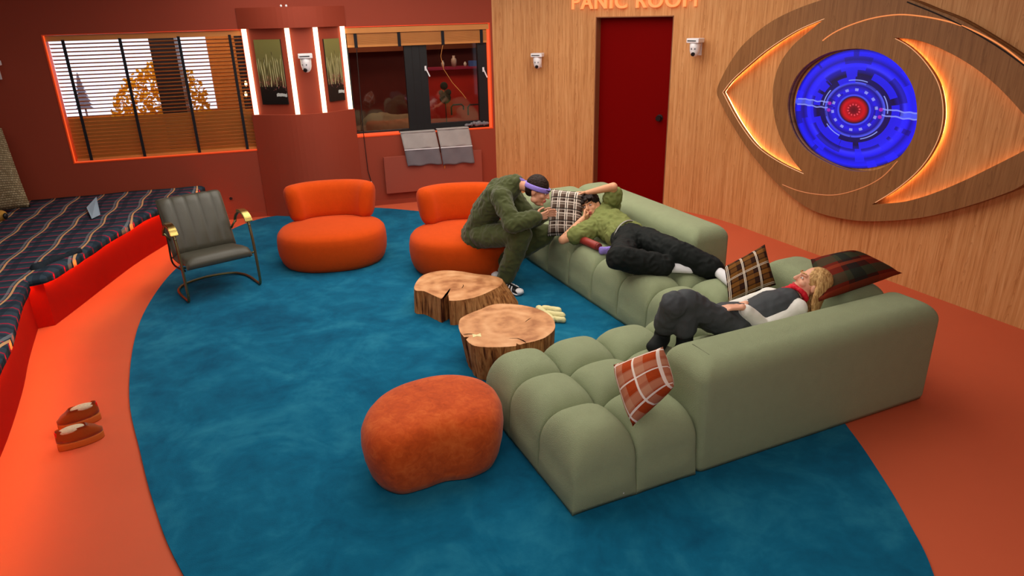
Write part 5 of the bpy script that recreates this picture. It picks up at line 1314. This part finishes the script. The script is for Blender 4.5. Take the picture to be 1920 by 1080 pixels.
# --- man lying on the far run
SZ = .455
J = dict(pel=onz(1184, 452, .58), wai=onz(1166, 434, .585), che=onz(1140, 419, .60), nec=onz(1122, 404, .65), head=onz(1107, 387, .715),
         shL=onz(1146, 386, .70), shR=onz(1112, 428, .575), elL=onz(1150, 350, .93), wrL=onz(1100, 362, .84), elR=onz(1055, 450, .50), wrR=onz(1092, 411, .655),
         hipL=onz(1201, 447, .60), hipR=onz(1172, 466, .555))
J['knR'] = raydist(J['hipR'], 1160, 484, .42); J['anR'] = onz(1247, 499, .515); 
J['knL'] = onz(1272, 474, .60); J['anL'] = onz(1338, 505, .50)
J['heR'] = onz(1258, 502, .50); J['toeR'] = onz(1296, 503, .50); J['heL'] = onz(1348, 511, .495); J['toeL'] = onz(1376, 532, .53)
print('man2', {k: [round(c, 2) for c in v] for k, v in J.items()})
print('man2 len', [(a, b, round(L_(J, a, b), 2)) for a, b in (('pel', 'nec'), ('shR', 'elR'), ('elR', 'wrR'), ('shL', 'elL'), ('elL', 'wrL'), ('hipR', 'knR'), ('knR', 'anR'), ('hipL', 'knL'), ('knL', 'anL'), ('shR', 'shL'), ('heR', 'toeR'), ('heL', 'toeL'))])
root = empty('person', (J['pel'].x, J['pel'].y, SZ), 'person in an olive shirt and black trousers lying along the far side of the sofa', 'person')
fM, uM = (-.42, -.86, .18), (-.34, .25, .90)
h1 = J['head'] + ortho(fM, uM)[0] * .12 - ortho(fM, uM)[1] * .085
hands = {'R': ((h1 - J['wrR']).normalized() + Vector((0, -.1, 0)), Vector((.1, .9, .1)), dict(curl=.75, thumb=1)), 'L': ((-1, .1, .0), (0, -.4, -.8), dict(curl=.5, thumb=1))}
bd = body(root, J, M['skin2'], hands, fM, uM, 1.08)
bd.data.materials.append(M['tattoo'])
e_, w_ = J['elR'], J['wrR']
for p in bd.data.polygons:
    c = Vector(p.center); t_ = (c - e_).dot(w_ - e_) / (w_ - e_).length_squared
    if .15 < t_ < .85 and (c - (e_ + (w_ - e_) * t_)).length < .06 and noise.noise(c * 55) > .34: p.material_index = 1
face_parts(root, J['head'], fM, uM, 1.08, M['skin2'], brow=M['hair_black'])
garment_top(root, J, M['olive_shirt'], .022, .29, 'shirt', wr=.018, lo=.75, collar=False)
collar_ring(root, J['nec'].lerp(J['che'], .18), J['head'] - J['nec'], .066, M['olive_shirt'])
trousers(root, J, M['black_cloth'], .022, 'trousers', .03, wr=.013)
bm = bmesh.new(); hsd = (J['hipL'] - J['hipR']).normalized(); ax = (J['wai'] - J['pel']).normalized(); q_ = ax.cross(hsd).normalized(); cc = J['pel'].lerp(J['wai'], .50)
N = 40; rr = [[cc + hsd * math.cos(2 * PI * i / N) * (.170 + a_) + q_ * math.sin(2 * PI * i / N) * (.135 + a_) + ax * b__ for a_, b__ in ((0, -.012), (.004, -.012), (.004, .012), (0, .012))] for i in range(N)]; rr.append(rr[0]); loft(bm, rr, cap=False)
keepw(obj('studded_belt', bm, plain('studded_belt', rgb(150, 150, 140), .35, var=.8, nscale=120), smooth=True), root)
f_, u_, r_ = [q * 1.08 for q in ortho(fM, uM)]; c = J['head']
bm = bmesh.new(); ell(bm, c + u_ * .045 - f_ * .025, r_ * .088, f_ * .098, u_ * .086, 20, 14); ell(bm, c - f_ * .065 - u_ * .02, r_ * .08, f_ * .05, u_ * .09, 16, 12)
for k in range(16):
    a = rnd.uniform(-1.1, 1.1); p = c + u_ * .085 + r_ * math.sin(a) * .062 + f_ * (.045 + .02 * math.cos(a)); limb(bm, p, p + f_ * .045 - u_ * rnd.uniform(.02, .045) + r_ * math.sin(a) * .03, .014, .008)
for k in range(14):
    a = rnd.uniform(0, 2 * PI); p = c + u_ * .09 + (r_ * math.sin(a) - f_ * math.cos(a)) * .06; limb(bm, p, p + (r_ * math.sin(a) - f_ * math.cos(a)) * .03 + u_ * .01, .016, .008)
fuse('hair', bm, M['hair_black'], root, .006, 2, .006, 45)
for S_ in 'RL': foot_cover(root, J, S_, M['sock'], 'sock', .007, .30)
# necklace and wristband
w0 = J['elR'].lerp(J['wrR'], .1)
# red bottle and lilac cloth beside him
bt_ = empty('red_bottle', onz(1108, 452, SZ), 'brick red cylindrical bottle lying beside the reclining man\'s arm', 'bottle')
b0, b1 = onz(1086, 447, SZ + .04), onz(1121, 462, SZ + .045); bm = bmesh.new(); d = (b1 - b0).normalized(); s1 = d.cross(Zv).normalized(); s2 = s1.cross(d)
loft(bm, [[b0 + d * x_ + (s1 * math.cos(2 * PI * i / 24) + s2 * math.sin(2 * PI * i / 24)) * r2 for i in range(24)] for x_, r2 in ((0, .030), (.008, .037), ((b1 - b0).length - .008, .037), ((b1 - b0).length, .030))]); keepw(obj('bottle_body', bm, M['redcan'], smooth=True), bt_)
bm = bmesh.new(); loft(bm, [[b1 + d * x_ + (s1 * math.cos(2 * PI * i / 24) + s2 * math.sin(2 * PI * i / 24)) * r2 for i in range(24)] for x_, r2 in ((0, .028), (.004, .034), (.02, .034), (.024, .028))]); keepw(obj('bottle_cap', bm, plain('dark_red_cap', rgb(120, 40, 36), .5), smooth=True), bt_)
bm = bmesh.new(); limb(bm, onz(1126, 470, SZ + .015), onz(1148, 469, SZ + .02), (.035, .018), (.04, .02)); tag(fuse('lilac_cloth', bm, M['lilac'], None, .006, 2, .005, 30), 'small lilac cloth on the sofa by the reclining man\'s hip', 'cloth')

# --- woman lying on the near run behind the backrest
J = dict(pel=U(1.50, .62, .575), wai=U(1.65, .60, .575), che=U(1.84, .58, .61), nec=U(1.985, .56, .685), head=onz(1519, 533, .83))
J['shL'] = U(1.93, .47, .645); J['shR'] = U(1.93, .73, .63)
J['head'] = U(2.10, .53, .765)
J['elL'] = U(1.66, .475, .56); J['wrL'] = onz(1392, 576, .72); J['elR'] = U(1.70, .80, .56); J['wrR'] = onz(1398, 570, .68)
J['hipL'] = U(1.46, .54, .57); J['hipR'] = U(1.46, .72, .57)
J['knL'] = onz(1286, 566, .80); J['knR'] = onz(1263, 570, .80)
J['anL'] = U(1.14, .60, .53); J['anR'] = U(1.07, .74, .53)
J['heL'] = J['anL'] + Vector((0, 0, -.03)); J['heR'] = J['anR'] + Vector((0, 0, -.03)); J['toeL'] = J['anL'] - E1 * .10 - E2 * .10 + Zv * -.04; J['toeR'] = J['anR'] - E1 * .12 - E2 * .09 + Zv * -.035
print('woman', {k: [round(c, 2) for c in v] for k, v in J.items()})
print('woman len', [(a, b, round(L_(J, a, b), 2)) for a, b in (('pel', 'nec'), ('shR', 'elR'), ('elR', 'wrR'), ('shL', 'elL'), ('elL', 'wrL'), ('hipR', 'knR'), ('knR', 'anR'), ('hipL', 'knL'), ('knL', 'anL'), ('shR', 'shL'))])
root = empty('person', (J['pel'].x, J['pel'].y, SZ), 'blonde person in charcoal waistcoat and trousers reclining behind the near sofa backrest', 'person')
fW = Vector((-.86, .20, .46)); uW = Vector((.46, .0, .88))
hands = {'L': (-E1 * .9 + E2 * .3 + Zv * .05, Vector((0, 0, -1)), dict(curl=.35, thumb=-1)), 'R': (-E1 * 1.0 - E2 * .1, Vector((0, 0, -1)), dict(curl=.25, thumb=1))}
body(root, J, M['skin3'], hands, fW, uW, 1.02, True)
face_parts(root, J['head'], fW, uW, 1.02, M['skin3'], closed=False, brow=M['hair_blonde'])
garment_top(root, J, M['white_cloth'], .010, .93, 'blouse', True, wr=.003, collar=False)
garment_top(root, J, M['grey_cloth'], .020, 1, 'waistcoat', True, wr=.004, collar=False, arms=False)
trousers(root, J, M['grey_cloth'], .006, 'trousers', .026, wr=.008, endk=.66)
for S_ in 'RL': foot_cover(root, J, S_, M['black_cloth'], 'boot', .018, .42)
f_, u_, r_ = [q * 1.06 for q in ortho(fW, uW)]; c = J['head']
bm = bmesh.new(); ell(bm, c + u_ * .032 - f_ * .022, r_ * .082, f_ * .092, u_ * .088, 20, 14)
for k in range(34):
    a = -1.9 + 3.8 * k / 33; lat = math.sin(a); bk = math.cos(a)
    p0 = c + u_ * .075 + r_ * lat * .055 - f_ * (.01 + bk * .035)
    p1 = c + r_ * lat * .086 - f_ * (.02 + max(0, bk) * .070) + u_ * .0
    p2 = c + r_ * lat * .092 - f_ * (.05 + max(0, bk) * .060) - u_ * .095
    p3 = p2 - u_ * rnd.uniform(.06, .12) - f_ * rnd.uniform(.02, .07) + r_ * rnd.uniform(-.02, .02)
    limb(bm, p0, p1, .022, .017, nu=8); limb(bm, p1, p2, .017, .014, nu=8); limb(bm, p2, p3, .013, .006, nu=8)
fuse('hair', bm, M['hair_blonde'], root, .006, 1, .003, 50, cut=[(c + f_ * .058, f_)])
bm = bmesh.new(); nk = J['nec'].lerp(c, .25)
for k in range(14):
    a = 2 * PI * k / 14; a2 = 2 * PI * (k + 1) / 14; ax = (c - J['nec']).normalized(); q1 = ax.cross(E2).normalized(); R1 = lambda a_: nk + (E2 * math.cos(a_) + q1 * math.sin(a_)) * .062
    limb(bm, R1(a), R1(a2), .017, .017, nu=8)
limb(bm, nk + f_ * .06, nk + f_ * .10 - u_ * .03, .02, .012)
fuse('neck_scarf', bm, M['red_scarf'], root, .006, 2, .005, 50)
wb = J['elL'].lerp(J['wrL'], .9); dv = (J['wrL'] - J['elL']).normalized(); s1 = dv.cross(Zv).normalized(); s2 = s1.cross(dv)
bm = bmesh.new(); tube(bm, [wb + (s1 * math.cos(2 * PI * i / 16) + s2 * math.sin(2 * PI * i / 16)) * .030 for i in range(16)], .004, 6, True); keepw(obj('bracelet', bm, M['brass']), root)
